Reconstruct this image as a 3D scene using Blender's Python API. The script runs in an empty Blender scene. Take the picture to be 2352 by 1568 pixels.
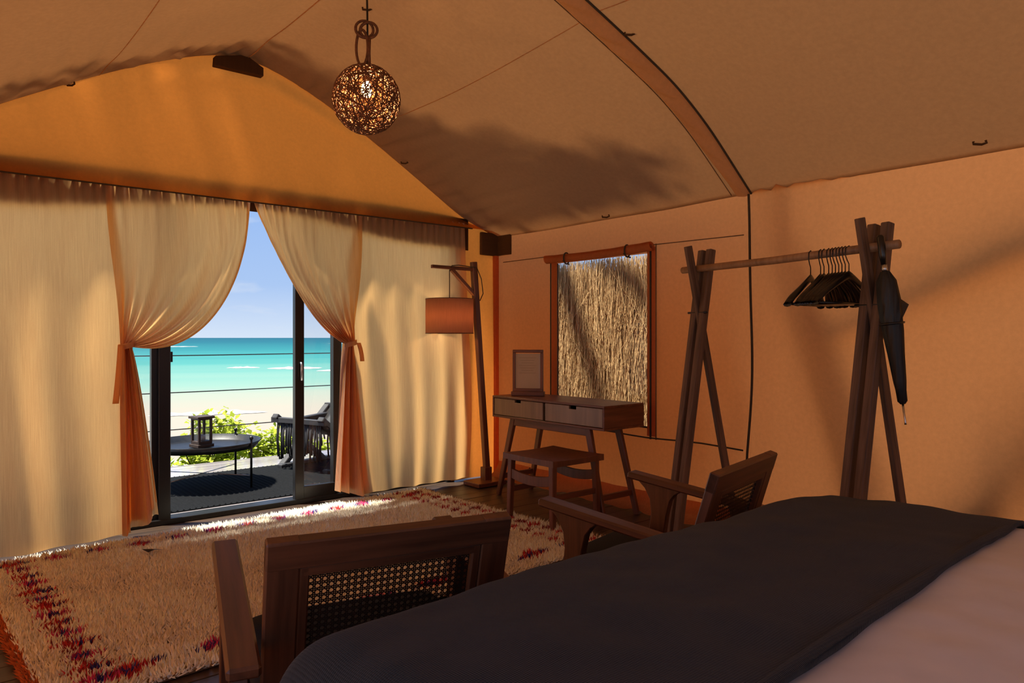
import bpy, bmesh, math, random
import numpy as np
from mathutils import Vector, Matrix, noise as mnoise

scene = bpy.context.scene
COL = scene.collection
RND = random.Random(11)
NPR = np.random.RandomState(5)
R = math.radians

# ------------------------------------------------------------------ camera
cam_d = bpy.data.cameras.new('camera'); cam = bpy.data.objects.new('camera', cam_d); COL.objects.link(cam)
cam.location = (0, 0, 1.25)
cam.rotation_euler = (R(90), 0, R(50.1 - 90))
cam_d.sensor_width = 36; cam_d.lens = 36 * 1650 / 2352; cam_d.shift_y = -9 / 2352
cam_d.clip_start = .02; cam_d.clip_end = 20000
scene.camera = cam

# ------------------------------------------------------------------ view
vs = scene.view_settings
vs.view_transform = 'Standard'; vs.look = 'None'; vs.gamma = 1; vs.use_curve_mapping = False
vs.exposure = EXPOSURE = 1.75

# ------------------------------------------------------------------ world sky
w = bpy.data.worlds.new('sky'); scene.world = w; w.use_nodes = True
nt = w.node_tree; nt.nodes.clear()
def wn(t, **k):
    n = nt.nodes.new(t)
    for a, b in k.items(): setattr(n, a, b)
    return n
tc = wn('ShaderNodeTexCoord'); sp = wn('ShaderNodeSeparateXYZ'); nt.links.new(tc.outputs['Generated'], sp.inputs[0])
rp = wn('ShaderNodeValToRGB'); nt.links.new(sp.outputs['Z'], rp.inputs[0])
els = rp.color_ramp.elements
els[0].position = 0.0; els[0].color = (.33, .385, .46, 1)
els[1].position = 1.0; els[1].color = (.105, .19, .37, 1)
e = els.new(.07); e.color = (.20, .285, .44, 1)
e = els.new(.18); e.color = (.158, .25, .44, 1)
e = els.new(.5); e.color = (.135, .225, .41, 1)
mp = wn('ShaderNodeMapping'); mp.inputs['Scale'].default_value = (9, 9, 34); nt.links.new(tc.outputs['Generated'], mp.inputs[0])
nz = wn('ShaderNodeTexNoise'); nz.inputs['Scale'].default_value = 1.0; nz.inputs['Detail'].default_value = 6; nt.links.new(mp.outputs[0], nz.inputs[0])
cr = wn('ShaderNodeValToRGB'); nt.links.new(nz.outputs['Fac'], cr.inputs[0])
cr.color_ramp.elements[0].position = .55; cr.color_ramp.elements[0].color = (0, 0, 0, 1)
cr.color_ramp.elements[1].position = .78; cr.color_ramp.elements[1].color = (.75, .75, .75, 1)
mx = wn('ShaderNodeMix', data_type='RGBA'); nt.links.new(cr.outputs[0], mx.inputs['Factor'])
nt.links.new(rp.outputs[0], mx.inputs['A']); mx.inputs['B'].default_value = (.36, .39, .44, 1)
bg = wn('ShaderNodeBackground'); bg.inputs['Strength'].default_value = .61
out = wn('ShaderNodeOutputWorld'); nt.links.new(mx.outputs['Result'], bg.inputs[0]); nt.links.new(bg.outputs[0], out.inputs[0])

# ------------------------------------------------------------------ sun, high noon, a little in front of the tent
sd = bpy.data.lights.new('sun', 'SUN'); sun = bpy.data.objects.new('sun', sd); COL.objects.link(sun)
sd.energy = 3.8; sd.angle = R(3.5); sd.color = (1, .93, .79)
sun.rotation_euler = Vector((.28, -.20, -.94)).to_track_quat('-Z', 'Y').to_euler()
sun.location = (2, 8, 20)

# ------------------------------------------------------------------ material helpers
def newmat(name):
    m = bpy.data.materials.new(name); m.use_nodes = True; m.node_tree.nodes.clear()
    return m
def nd(m, t, ins=None, **k):
    n = m.node_tree.nodes.new(t)
    for a, b in k.items(): setattr(n, a, b)
    for a, b in (ins or {}).items(): n.inputs[a].default_value = b
    return n
def lk(m, a, b): m.node_tree.links.new(a, b)
def c4(c): return (c[0], c[1], c[2], 1)
def coords(m, scale, kind='Object'):
    t = nd(m, 'ShaderNodeTexCoord'); p = nd(m, 'ShaderNodeMapping'); p.inputs['Scale'].default_value = scale
    lk(m, t.outputs[kind], p.inputs[0]); return p.outputs[0]
def ramp(m, fac, stops):
    r = nd(m, 'ShaderNodeValToRGB'); el = r.color_ramp.elements
    el[0].position, el[0].color = stops[0][0], c4(stops[0][1])
    el[1].position, el[1].color = stops[-1][0], c4(stops[-1][1])
    for p, c in stops[1:-1]:
        e = el.new(p); e.color = c4(c)
    lk(m, fac, r.inputs[0]); return r.outputs[0]
def noise(m, vec, scale, detail=4, rough=.55):
    n = nd(m, 'ShaderNodeTexNoise', {'Scale': scale, 'Detail': detail, 'Roughness': rough})
    lk(m, vec, n.inputs['Vector']); return n.outputs['Fac']
def bumpn(m, h, strength, dist=.002):
    b = nd(m, 'ShaderNodeBump', {'Strength': strength, 'Distance': dist}); lk(m, h, b.inputs['Height']); return b.outputs[0]
def finish(m, sh):
    o = nd(m, 'ShaderNodeOutputMaterial'); lk(m, sh, o.inputs[0]); return m

def solid(name, c, rough=.5, metal=0, var=.12, scale=30, bump=.1, spec=.5):
    m = newmat(name); v = coords(m, (1, 1, 1)); f = noise(m, v, scale)
    a = tuple(x * (1 - var) for x in c); b = tuple(min(1, x * (1 + var)) for x in c)
    p = nd(m, 'ShaderNodeBsdfPrincipled', {'Roughness': rough, 'Metallic': metal, 'Specular IOR Level': spec})
    lk(m, ramp(m, f, [(.3, a), (.7, b)]), p.inputs['Base Color'])
    if bump: lk(m, bumpn(m, f, bump), p.inputs['Normal'])
    return finish(m, p.outputs[0])
def wood(name, c1, c2, rough=.4, sc=1.0, bump=.25, spec=.5):
    m = newmat(name); v = coords(m, (38 * sc, 38 * sc, 2.2 * sc))
    f = noise(m, v, 1.0, 6, .62)
    f2 = noise(m, coords(m, (6, 6, 1.2)), 1.0, 2)
    mixf = nd(m, 'ShaderNodeMath', operation='MULTIPLY_ADD'); lk(m, f2, mixf.inputs[0]); mixf.inputs[1].default_value = .5
    lk(m, f, mixf.inputs[2])
    p = nd(m, 'ShaderNodeBsdfPrincipled', {'Roughness': rough, 'Specular IOR Level': spec})
    mid = tuple((a + b) / 2 for a, b in zip(c1, c2))
    lk(m, ramp(m, mixf.outputs[0], [(.52, c1), (.75, mid), (.98, c2)]), p.inputs['Base Color'])
    lk(m, bumpn(m, f, bump, .001), p.inputs['Normal'])
    return finish(m, p.outputs[0])
def cloth(name, diff, trans, fac, weave=(220, 220, 220), streak=(60, 60, 3), var=.10, bump=.25, big=.35):
    """woven fabric sheet that lets part of the daylight through"""
    m = newmat(name)
    f1 = noise(m, coords(m, streak), 1.0, 5, .6); f2 = noise(m, coords(m, weave), 1.0, 2)
    f3 = noise(m, coords(m, (1.3, 1.3, 1.3)), 1.0, 3)
    s = nd(m, 'ShaderNodeMath', operation='MULTIPLY_ADD'); lk(m, f2, s.inputs[0]); s.inputs[1].default_value = .35; lk(m, f1, s.inputs[2])
    s2 = nd(m, 'ShaderNodeMath', operation='MULTIPLY_ADD'); lk(m, f3, s2.inputs[0]); s2.inputs[1].default_value = big; lk(m, s.outputs[0], s2.inputs[2])
    def rr(c): return ramp(m, s2.outputs[0], [(.55, tuple(x * (1 - var) for x in c)), (1.1 if False else 1.0, tuple(min(1, x * (1 + var)) for x in c))])
    bn = bumpn(m, s.outputs[0], bump, .0015)
    d = nd(m, 'ShaderNodeBsdfDiffuse'); t = nd(m, 'ShaderNodeBsdfTranslucent')
    lk(m, rr(diff), d.inputs[0]); lk(m, rr(trans), t.inputs[0]); lk(m, bn, d.inputs['Normal']); lk(m, bn, t.inputs['Normal'])
    x = nd(m, 'ShaderNodeMixShader', {'Fac': fac}); lk(m, d.outputs[0], x.inputs[1]); lk(m, t.outputs[0], x.inputs[2])
    return finish(m, x.outputs[0])
def clear(name, tint=(1, 1, 1), refl=.025, rough=.02, bump=0):
    m = newmat(name); t = nd(m, 'ShaderNodeBsdfTransparent'); t.inputs[0].default_value = c4(tint)
    g = nd(m, 'ShaderNodeBsdfGlossy', {'Roughness': rough})
    lw = nd(m, 'ShaderNodeLayerWeight', {'Blend': .5}); pw_ = nd(m, 'ShaderNodeMath', operation='POWER'); lk(m, lw.outputs['Facing'], pw_.inputs[0]); pw_.inputs[1].default_value = 4
    fr = nd(m, 'ShaderNodeMath', operation='MULTIPLY_ADD'); lk(m, pw_.outputs[0], fr.inputs[0]); fr.inputs[1].default_value = refl * 9; fr.inputs[2].default_value = refl
    if bump:
        b = bumpn(m, noise(m, coords(m, (2, 2, 9)), 1.0, 2), bump, .01); lk(m, b, g.inputs['Normal'])
    x = nd(m, 'ShaderNodeMixShader'); lk(m, fr.outputs[0], x.inputs[0]); lk(m, t.outputs[0], x.inputs[1]); lk(m, g.outputs[0], x.inputs[2])
    return finish(m, x.outputs[0])
def attr_mat(name, rough=.9, trans=0.0, tint=None):
    m = newmat(name); a = nd(m, 'ShaderNodeAttribute', attribute_name='col')
    if trans:
        d = nd(m, 'ShaderNodeBsdfDiffuse'); t = nd(m, 'ShaderNodeBsdfTranslucent')
        lk(m, a.outputs['Color'], d.inputs[0]); lk(m, a.outputs['Color'], t.inputs[0])
        x = nd(m, 'ShaderNodeMixShader', {'Fac': trans}); lk(m, d.outputs[0], x.inputs[1]); lk(m, t.outputs[0], x.inputs[2])
        return finish(m, x.outputs[0])
    p = nd(m, 'ShaderNodeBsdfPrincipled', {'Roughness': rough, 'Specular IOR Level': .15}); lk(m, a.outputs['Color'], p.inputs['Base Color'])
    return finish(m, p.outputs[0])
def glow(name, c, s):
    m = newmat(name); e = nd(m, 'ShaderNodeEmission', {'Strength': s}); e.inputs[0].default_value = c4(c); return finish(m, e.outputs[0])

M = {}
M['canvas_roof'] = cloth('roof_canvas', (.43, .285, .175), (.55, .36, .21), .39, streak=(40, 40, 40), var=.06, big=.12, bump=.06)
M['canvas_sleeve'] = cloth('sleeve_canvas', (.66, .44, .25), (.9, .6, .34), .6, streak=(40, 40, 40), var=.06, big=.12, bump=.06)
M['canvas_wall'] = cloth('wall_canvas', (.52, .25, .10), (.86, .30, .085), .58, streak=(40, 40, 40), var=.06, big=.12, bump=.06)
M['canvas_gable'] = cloth('gable_canvas', (.44, .165, .036), (.84, .25, .036), .60, streak=(40, 40, 40), var=.06, big=.12, bump=.06)
M['canvas_dark'] = cloth('reinforced_canvas', (.085, .045, .022), (.1, .04, .02), .03)
M['canvas_skirt'] = cloth('skirt_canvas', (.48, .20, .09), (.75, .22, .07), .45)
M['curtain'] = cloth('curtain_fabric', (.62, .49, .35), (1.0, .54, .20), .72, weave=(300, 300, 300), streak=(240, 20, 5), var=.12, big=.1)
M['cord'] = solid('dark_cord', (.05, .035, .02), .9)
M['seam'] = solid('seam_thread', (.17, .095, .045), .95, 0, .1, 40, 0)
M['wood'] = wood('walnut', (.040, .0135, .006), (.135, .048, .021), .42)
M['wood_red'] = wood('reddish_wood', (.065, .020, .009), (.185, .062, .028), .42)
M['wood_rack'] = wood('weathered_wood', (.045, .023, .013), (.19, .11, .07), .7, 1.2, .6)
M['wood_pale'] = wood('pale_rail_wood', (.20, .105, .05), (.38, .22, .115), .55)
M['wood_floor'] = wood('dark_floor', (.020, .011, .007), (.065, .036, .020), .45)
M['wood_deck'] = wood('grey_deck', (.22, .195, .20), (.40, .37, .39), .12, 1.0, .08)
M['wood_black'] = wood('blackened_wood', (.012, .012, .014), (.045, .045, .05), .5)
M['wood_lantern'] = wood('lantern_wood', (.022, .012, .009), (.06, .036, .026), .6)
M['drawer'] = wood('drawer_front_lit', (.15, .088, .050), (.25, .155, .092), .36, .6, .1, .6)  # lighter than the desk wood: reflected light put into the base colour
M['black_metal'] = solid('black_aluminium', (.008, .008, .009), .35, .0, .1, 60, 0)
M['tray'] = solid('tray_metal', (.014, .015, .018), .38, .4, .3, 25, .2)
M['steel'] = solid('brushed_steel', (.5, .5, .5), .3, 1.0)
M['black_gloss'] = solid('black_lacquer', (.007, .006, .006), .28, 0, .1, 40, 0)
M['umbrella'] = solid('umbrella_nylon', (.008, .008, .008), .5, 0, .2, 40, .3)
M['cushion'] = solid('charcoal_cushion', (.022, .024, .027), .95, 0, .25, 300, .4, .1)
M['cane'] = solid('dark_cane', (.020, .010, .006), .5)
M['paper'] = solid('printed_paper', (.50, .38, .28), .8, 0, .05, 8, 0)
M['ink'] = solid('ink', (.34, .25, .18), .8, 0, .05, 8, 0)
M['glass'] = clear('door_glass', (.965, .97, .975))
M['glass_clear'] = clear('lantern_glass', (.95, .96, .96), .012)
M['pvc'] = clear('clear_window_sheet', (.94, .92, .88), .025, .18, .5)
M['rattan'] = solid('rattan', (.135, .050, .018), .6, 0, .4, 60, .3)
M['bulb'] = glow('warm_bulb', (1, .58, .22), 26)
M['shade'] = cloth('lamp_shade_linen', (.46, .26, .17), (.55, .30, .19), .40, weave=(400, 400, 400), streak=(120, 120, 10))
M['sheet'] = solid('white_linen', (.66, .665, .71), .9, 0, .04, 12, .3, .1)
M['straw'] = attr_mat('straw')
M['shag'] = attr_mat('shag_wool', .95)
M['leaf'] = attr_mat('leaf', .5, .42)
M['rug_back'] = solid('rug_backing', (.20, .13, .075), .95, 0, .25, 80, .4, .05)
M['stem'] = solid('green_stem', (.12, .11, .03), .8)
M['brown_leaf'] = solid('dry_leaf', (.02, .015, .012), .7)
M['bulb_off'] = solid('candle', (.55, .6, .62), .5)

def blanket_mat():
    m = newmat('charcoal_knit')
    v = coords(m, (1, 1, 1))
    wv = nd(m, 'ShaderNodeTexWave', {'Scale': 75.0, 'Distortion': .6, 'Detail': 2, 'Detail Scale': 6}, wave_type='BANDS', bands_direction='X'); lk(m, v, wv.inputs['Vector'])
    wv2 = nd(m, 'ShaderNodeTexWave', {'Scale': 60.0, 'Distortion': 1.5, 'Detail': 2}, wave_type='BANDS', bands_direction='Y'); lk(m, v, wv2.inputs['Vector'])
    mu = nd(m, 'ShaderNodeMath', operation='MULTIPLY_ADD'); lk(m, wv2.outputs['Fac'], mu.inputs[0]); mu.inputs[1].default_value = .5; lk(m, wv.outputs['Fac'], mu.inputs[2])
    f = noise(m, v, 60, 5)
    ad = nd(m, 'ShaderNodeMath', operation='MULTIPLY_ADD'); lk(m, f, ad.inputs[0]); ad.inputs[1].default_value = .8; lk(m, mu.outputs[0], ad.inputs[2])
    p = nd(m, 'ShaderNodeBsdfPrincipled', {'Roughness': .95, 'Specular IOR Level': .1, 'Sheen Weight': .10, 'Sheen Roughness': .5})
    lk(m, ramp(m, ad.outputs[0], [(.3, (.0065, .0078, .009)), (1.0, (.023, .027, .031))]), p.inputs['Base Color'])
    lk(m, bumpn(m, mu.outputs[0], .5, .002), p.inputs['Normal'])
    return finish(m, p.outputs[0])
M['blanket'] = blanket_mat()
def deck_rug_mat():
    m = newmat('ribbed_outdoor_rug'); v = coords(m, (1, 1, 1))
    f = noise(m, v, 90, 3)
    p = nd(m, 'ShaderNodeBsdfPrincipled', {'Roughness': .9, 'Specular IOR Level': .1})
    lk(m, ramp(m, f, [(.3, (.003, .0035, .0045)), (.7, (.009, .010, .012))]), p.inputs['Base Color'])
    return finish(m, p.outputs[0])
M['deck_rug'] = deck_rug_mat()

# ------------------------------------------------------------------ object helpers
def link(o, parent=None):
    COL.objects.link(o)
    if parent is not None: o.parent = parent
    return o
def tag(o, label=None, cat=None, group=None, kind=None):
    if label: o['label'] = label
    if cat: o['category'] = cat
    if group: o['group'] = group
    if kind: o['kind'] = kind
    return o
def thing(name, label, cat, loc=(0, 0, 0), rz=0, group=None):
    o = bpy.data.objects.new(name, None); o.empty_display_size = .1; link(o)
    o.location = loc; o.rotation_euler = (0, 0, rz); return tag(o, label, cat, group)
def mesh_obj(name, verts, faces, mat, parent=None, smooth=False, loc=None):
    me = bpy.data.meshes.new(name); me.from_pydata([tuple(v) for v in verts], [], faces); me.update()
    if smooth:
        me.polygons.foreach_set('use_smooth', [True] * len(me.polygons))
    if mat is not None: me.materials.append(mat)
    o = bpy.data.objects.new(name, me); link(o, parent)
    if loc is not None: o.location = loc
    return o
def frame(p0, p1, up):
    z = (p1 - p0).normalized(); u = Vector(up)
    if abs(z.dot(u)) > .98: u = Vector((0, 1, 0)) if abs(z.y) < .9 else Vector((1, 0, 0))
    x = u.cross(z).normalized(); y = z.cross(x)
    m = Matrix((x, y, z)).transposed().to_4x4(); m.translation = (p0 + p1) / 2
    return m
def beam(parent, name, p0, p1, w, d, mat, up=(0, 0, 1), bev=.004, w2=None, d2=None):
    """straight timber from p0 to p1; w across, d along 'up'; w2, d2 at the far end; grain runs lengthwise"""
    p0, p1 = Vector(p0), Vector(p1); L = (p1 - p0).length; w2 = w if w2 is None else w2; d2 = d if d2 is None else d2
    bm = bmesh.new(); vs_ = []
    for z, ww, dd in ((-L / 2, w, d), (L / 2, w2, d2)):
        for sx, sy in ((-1, -1), (1, -1), (1, 1), (-1, 1)): vs_.append(bm.verts.new((sx * ww / 2, sy * dd / 2, z)))
    for f in ((3, 2, 1, 0), (4, 5, 6, 7), (0, 1, 5, 4), (1, 2, 6, 5), (2, 3, 7, 6), (3, 0, 4, 7)): bm.faces.new([vs_[i] for i in f])
    if bev: bmesh.ops.bevel(bm, geom=bm.edges[:], offset=bev, segments=1, affect='EDGES', profile=.5)
    me = bpy.data.meshes.new(name); bm.to_mesh(me); bm.free(); me.materials.append(mat)
    o = bpy.data.objects.new(name, me); link(o, parent); o.matrix_local = frame(p0, p1, up); return o
def bx(parent, name, c, s, mat, bev=.004):
    c = Vector(c); s = list(s); k = s.index(max(s))
    if k == 0: return beam(parent, name, c - Vector((s[0] / 2, 0, 0)), c + Vector((s[0] / 2, 0, 0)), s[1], s[2], mat, (0, 0, 1), bev)
    if k == 1: return beam(parent, name, c - Vector((0, s[1] / 2, 0)), c + Vector((0, s[1] / 2, 0)), s[0], s[2], mat, (0, 0, 1), bev)
    return beam(parent, name, c - Vector((0, 0, s[2] / 2)), c + Vector((0, 0, s[2] / 2)), s[0], s[1], mat, (0, 1, 0), bev)
def tube_geo(path, r, n=8, closed=False, V=None, F=None):
    V = [] if V is None else V; F = [] if F is None else F
    P = [Vector(p) for p in path]; N = len(P); base = len(V)
    rs = r if isinstance(r, (list, tuple)) else [r] * N
    prev = None
    for i, p in enumerate(P):
        a = P[(i - 1) % N] if (closed or i > 0) else P[i]; b = P[(i + 1) % N] if (closed or i < N - 1) else P[i]
        t = (b - a); t = t.normalized() if t.length > 1e-9 else Vector((0, 0, 1))
        if prev is None:
            x = t.orthogonal().normalized()
        else:
            x = prev - t * prev.dot(t); x = x.normalized() if x.length > 1e-6 else t.orthogonal().normalized()
        prev = x; y = t.cross(x)
        for k in range(n):
            a_ = 2 * math.pi * k / n; V.append(p + (x * math.cos(a_) + y * math.sin(a_)) * rs[i])
    for i in range(N if closed else N - 1):
        i2 = (i + 1) % N
        for k in range(n):
            k2 = (k + 1) % n; F.append((base + i * n + k, base + i * n + k2, base + i2 * n + k2, base + i2 * n + k))
    if not closed:
        F.append(tuple(base + k for k in reversed(range(n)))); F.append(tuple(base + (N - 1) * n + k for k in range(n)))
    return V, F
def tube(parent, name, path, r, mat, n=8, closed=False, smooth=True):
    V, F = tube_geo(path, r, n, closed); return mesh_obj(name, V, F, mat, parent, smooth)
def lathe(parent, name, prof, mat, n=32, loc=(0, 0, 0), smooth=True, close=False):
    V = []; F = []; m = len(prof)
    for k in range(n):
        a = 2 * math.pi * k / n
        for r, z in prof: V.append((r * math.cos(a), r * math.sin(a), z))
    for k in range(n):
        k2 = (k + 1) % n
        for i in range(m if close else m - 1):
            i2 = (i + 1) % m; F.append((k * m + i, k2 * m + i, k2 * m + i2, k * m + i2))
    return mesh_obj(name, V, F, mat, parent, smooth, loc)
def prism(parent, name, poly, axis, a0, a1, mat, smooth=False, bev=.003):
    """polygon (pairs) extruded along axis 0=x (poly is y,z), 1=y (poly is x,z), 2=z (poly is x,y)"""
    bm = bmesh.new()
    def pt(p, a): return ((a, p[0], p[1]), (p[0], a, p[1]), (p[0], p[1], a))[axis]
    lo = [bm.verts.new(pt(p, a0)) for p in poly]; hi = [bm.verts.new(pt(p, a1)) for p in poly]; n = len(poly)
    bm.faces.new(lo[::-1]); bm.faces.new(hi)
    for i in range(n): bm.faces.new((lo[i], lo[(i + 1) % n], hi[(i + 1) % n], hi[i]))
    bmesh.ops.recalc_face_normals(bm, faces=bm.faces[:])
    if bev: bmesh.ops.bevel(bm, geom=[e for e in bm.edges if e.calc_face_angle(0) > .6], offset=bev, segments=1, affect='EDGES', profile=.5)
    me = bpy.data.meshes.new(name); bm.to_mesh(me); bm.free(); me.materials.append(mat)
    o = bpy.data.objects.new(name, me); link(o, parent); return o
def grid(name, fn, nu, nv, mat, parent=None, smooth=True, skip=None, thick=0):
    V = []; F = []
    for j in range(nv + 1):
        for i in range(nu + 1): V.append(fn(i / nu, j / nv))
    for j in range(nv):
        for i in range(nu):
            if skip and skip((i + .5) / nu, (j + .5) / nv): continue
            a = j * (nu + 1) + i; F.append((a, a + 1, a + nu + 2, a + nu + 1))
    o = mesh_obj(name, V, F, mat, parent, smooth)
    if thick:
        s = o.modifiers.new('thickness', 'SOLIDIFY'); s.thickness = thick; s.offset = 0
    return o
def rounded(parent, name, c, s, r, mat, seg=3, dome=0, sub=0):
    """soft box (cushion, mattress): bevelled block, dome lifts the middle of the top"""
    bm = bmesh.new(); bmesh.ops.create_cube(bm, size=1)
    for v in bm.verts: v.co = Vector((v.co.x * s[0], v.co.y * s[1], v.co.z * s[2]))
    bmesh.ops.subdivide_edges(bm, edges=bm.edges[:], cuts=6, use_grid_fill=True)
    for v in bm.verts:
        p = v.co
        q = Vector([max(-s[i] / 2 + r, min(s[i] / 2 - r, p[i])) for i in range(3)])
        d = p - q
        if d.length > 1e-9: p = q + d.normalized() * min(r, d.length) if d.length > r else p
        if dome and v.co.z > 0: p = p + Vector((0, 0, dome * (1 - (2 * p.x / s[0]) ** 2) * (1 - (2 * p.y / s[1]) ** 2)))
        v.co = p
    me = bpy.data.meshes.new(name); bm.to_mesh(me); bm.free(); me.materials.append(mat)
    me.polygons.foreach_set('use_smooth', [True] * len(me.polygons))
    o = bpy.data.objects.new(name, me); link(o, parent); o.location = c
    sm = o.modifiers.new('soften', 'SUBSURF'); sm.levels = sm.render_levels = 2
    return o
def color_mesh(name, V, F, cols, mat, parent=None):
    """V (n,3), F (m,3 or 4), cols (n,3) as numpy arrays"""
    me = bpy.data.meshes.new(name); k = F.shape[1]
    me.vertices.add(len(V)); me.vertices.foreach_set('co', V.astype(np.float32).ravel())
    me.loops.add(F.size); me.loops.foreach_set('vertex_index', F.astype(np.int32).ravel())
    me.polygons.add(len(F)); me.polygons.foreach_set('loop_start', np.arange(0, F.size, k, dtype=np.int32))
    me.update(calc_edges=True); me.validate()
    a = me.color_attributes.new('col', 'FLOAT_COLOR', 'POINT')
    a.data.foreach_set('color', np.concatenate([cols, np.ones((len(cols), 1))], 1).astype(np.float32).ravel())
    me.materials.append(mat); o = bpy.data.objects.new(name, me); link(o, parent); return o
def sm(a, b, x):
    t = max(0., min(1., (x - a) / (b - a))); return t * t * (3 - 2 * t)
def lerp(a, b, t): return a + (b - a) * t
def interp(x, xs, ys): return float(np.interp(x, xs, ys))
def nz3(x, y, z=0.): return mnoise.noise(Vector((x, y, z)))
# ================================================================== STRUCTURE
XR, XW, XL, YF, YB, YRIB = 1.79, 4.10, -.52, 5.20, -3.0, 2.53      # ridge, right wall, left wall, front, back, arch pole
HALF = XW - XR
def smooth_profile(xs, ys, s=9):
    g = np.linspace(0, HALF, 200); v = np.interp(g, xs, ys)
    k = np.ones(s * 2 + 1) / (s * 2 + 1)
    for _ in range(2):
        p = np.concatenate([2 * v[0] - v[s:0:-1] if False else v[s:0:-1], v, 2 * v[-1] - v[-2:-s - 2:-1]]); v = np.convolve(p, k, 'valid')
    return lambda u: float(np.interp(u, g, v))
PG = smooth_profile([0, .28, .64, .89, 1.14, 1.47, 1.69, 1.92, 2.31], [3.232, 3.183, 3.037, 2.903, 2.765, 2.57, 2.432, 2.285, 2.16])
PR = smooth_profile([0, .8, 1.09, 1.53, 1.84, 2.31], [3.235, 2.955, 2.855, 2.69, 2.515, 2.165])
PM = smooth_profile([0, .8, 1.09, 1.53, 1.84, 2.31], [3.235, 2.89, 2.77, 2.57, 2.41, 2.165])
def roof_z(x, y):
    u = min(HALF, abs(x - XR))
    if y >= YRIB:
        t = (y - YRIB) / (YF - YRIB)
        a, b, c = PR(u), PM(u) - .01, PG(u)
        # quadratic through rib, sagging middle, gable
        return a * (1 - t) * (1 - 2 * t) + 4 * b * t * (1 - t) + c * t * (2 * t - 1)
    t = ((YRIB - y) % 2.73) / 2.73
    return PR(u) + (PM(u) - PR(u)) * 4 * t * (1 - t) * .8
def roof_pt(x, y):
    z = roof_z(x, y); u = abs(x - XR); d = 5.115 - y
    if 0 <= d < 2.2:
        wv = math.sin(2 * math.pi * (u * 7.5 + .9 * nz3(u * 3, d * .8, 2) + .25 * d)) * .55 + nz3(u * 9, d * 1.1, 7)
        z -= .030 * math.exp(-d / .55) * sm(0, .1, d) * wv * sm(.1, .5, u) * sm(0, .3, HALF - u)
        z -= .018 * math.exp(-(d / .5) ** 2) * sm(0, .06, d) * math.sin(u * 60 + 8 * d) * math.exp(-u / .35)
    z += .006 * nz3(x * 1.7, y * 1.7, 3)
    return z
def ceiling():
    xs = np.linspace(XL, XW, 121)
    def fn(u, v):
        x = XL + (XW - XL) * u; y = 5.115 + (YB - 5.115) * (v ** 1.35)
        return (x, y, roof_pt(x, y))
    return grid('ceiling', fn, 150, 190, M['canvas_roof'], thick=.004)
ceil = tag(ceiling(), 'brown canvas tent roof stretched over ridge and arched pole', kind='structure')
# welted seams running front to back on the roof
for xs_ in (XR - .89, XR + .90):
    tube(ceil, 'seam', [(xs_, y, roof_pt(xs_, y) - .003) for y in np.linspace(5.10, -1.5, 60)], .0028, M['canvas_sleeve'], 5)
tube(ceil, 'ridge_seam', [(XR + .012, y, roof_pt(XR, y) - .004) for y in np.linspace(5.08, -1.5, 60)], .0035, M['canvas_sleeve'], 5)
# sleeve over the arched pole, with twisted folds, and the dark piping on its edge
def sleeve(yr, nm):
    def fn(u, v):
        x = lerp(XR + .03, XW - .012, u); e = sm(0, .06, u) * (1 - .45 * sm(.93, 1, u))
        wd = .125 * (1 - .2 * sm(.8, 1, u)); y = yr + wd * v
        arch = math.sin(math.pi * min(1, max(0, v))) ** .6
        fold = .010 * math.sin(2 * math.pi * (u * 9 + v * 1.1 + .5 * nz3(u * 6, 0, 1))) * (1 - .5 * sm(.7, 1, u))
        return (x, y, roof_z(x, y) - .006 - (.030 + fold) * arch * e)
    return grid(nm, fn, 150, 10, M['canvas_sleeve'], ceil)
tag(sleeve(YRIB, 'pole_sleeve'), 'wrinkled canvas sleeve over the arched pole')
tube(ceil, 'sleeve_piping', [(x, YRIB - .006, roof_z(x, YRIB) - .010) for x in np.linspace(XR, XW - .01, 60)], .007, M['cord'], 6)
tube(ceil, 'sleeve_seam', [(x, YRIB + .13, roof_z(x, YRIB + .13) - .008) for x in np.linspace(XR, XW - .02, 60)], .003, M['seam'], 5)
# little tie hooks sewn under the roof
def hook(p, d):
    p = Vector(p); d = Vector(d).normalized()
    tube(ceil, 'tie_hook', [p + Vector((0, 0, .012)), p, p + d * .035 + Vector((0, 0, -.004)), p + d * .055 + Vector((0, 0, .004)), p + d * .05 + Vector((0, 0, .016))], .006, M['canvas_dark'], 6)
hook((2.87, YRIB - .02, roof_z(2.87, YRIB) - .02), (.5, -.6, 0)); hook((1.98, 3.7, roof_z(1.98, 3.7) - .016), (.6, -.5, 0))
hook((.72, 5.03, roof_z(.72, 5.1) - .03), (.2, -.3, 0)); hook((3.05, 5.05, roof_z(3.05, 5.05) - .022), (.3, -.3, 0))
hook((3.96, 1.24, 2.19), (.4, -.8, -.05)); hook((4.03, 3.75, 2.165), (.3, -.6, 0)); 

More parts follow.
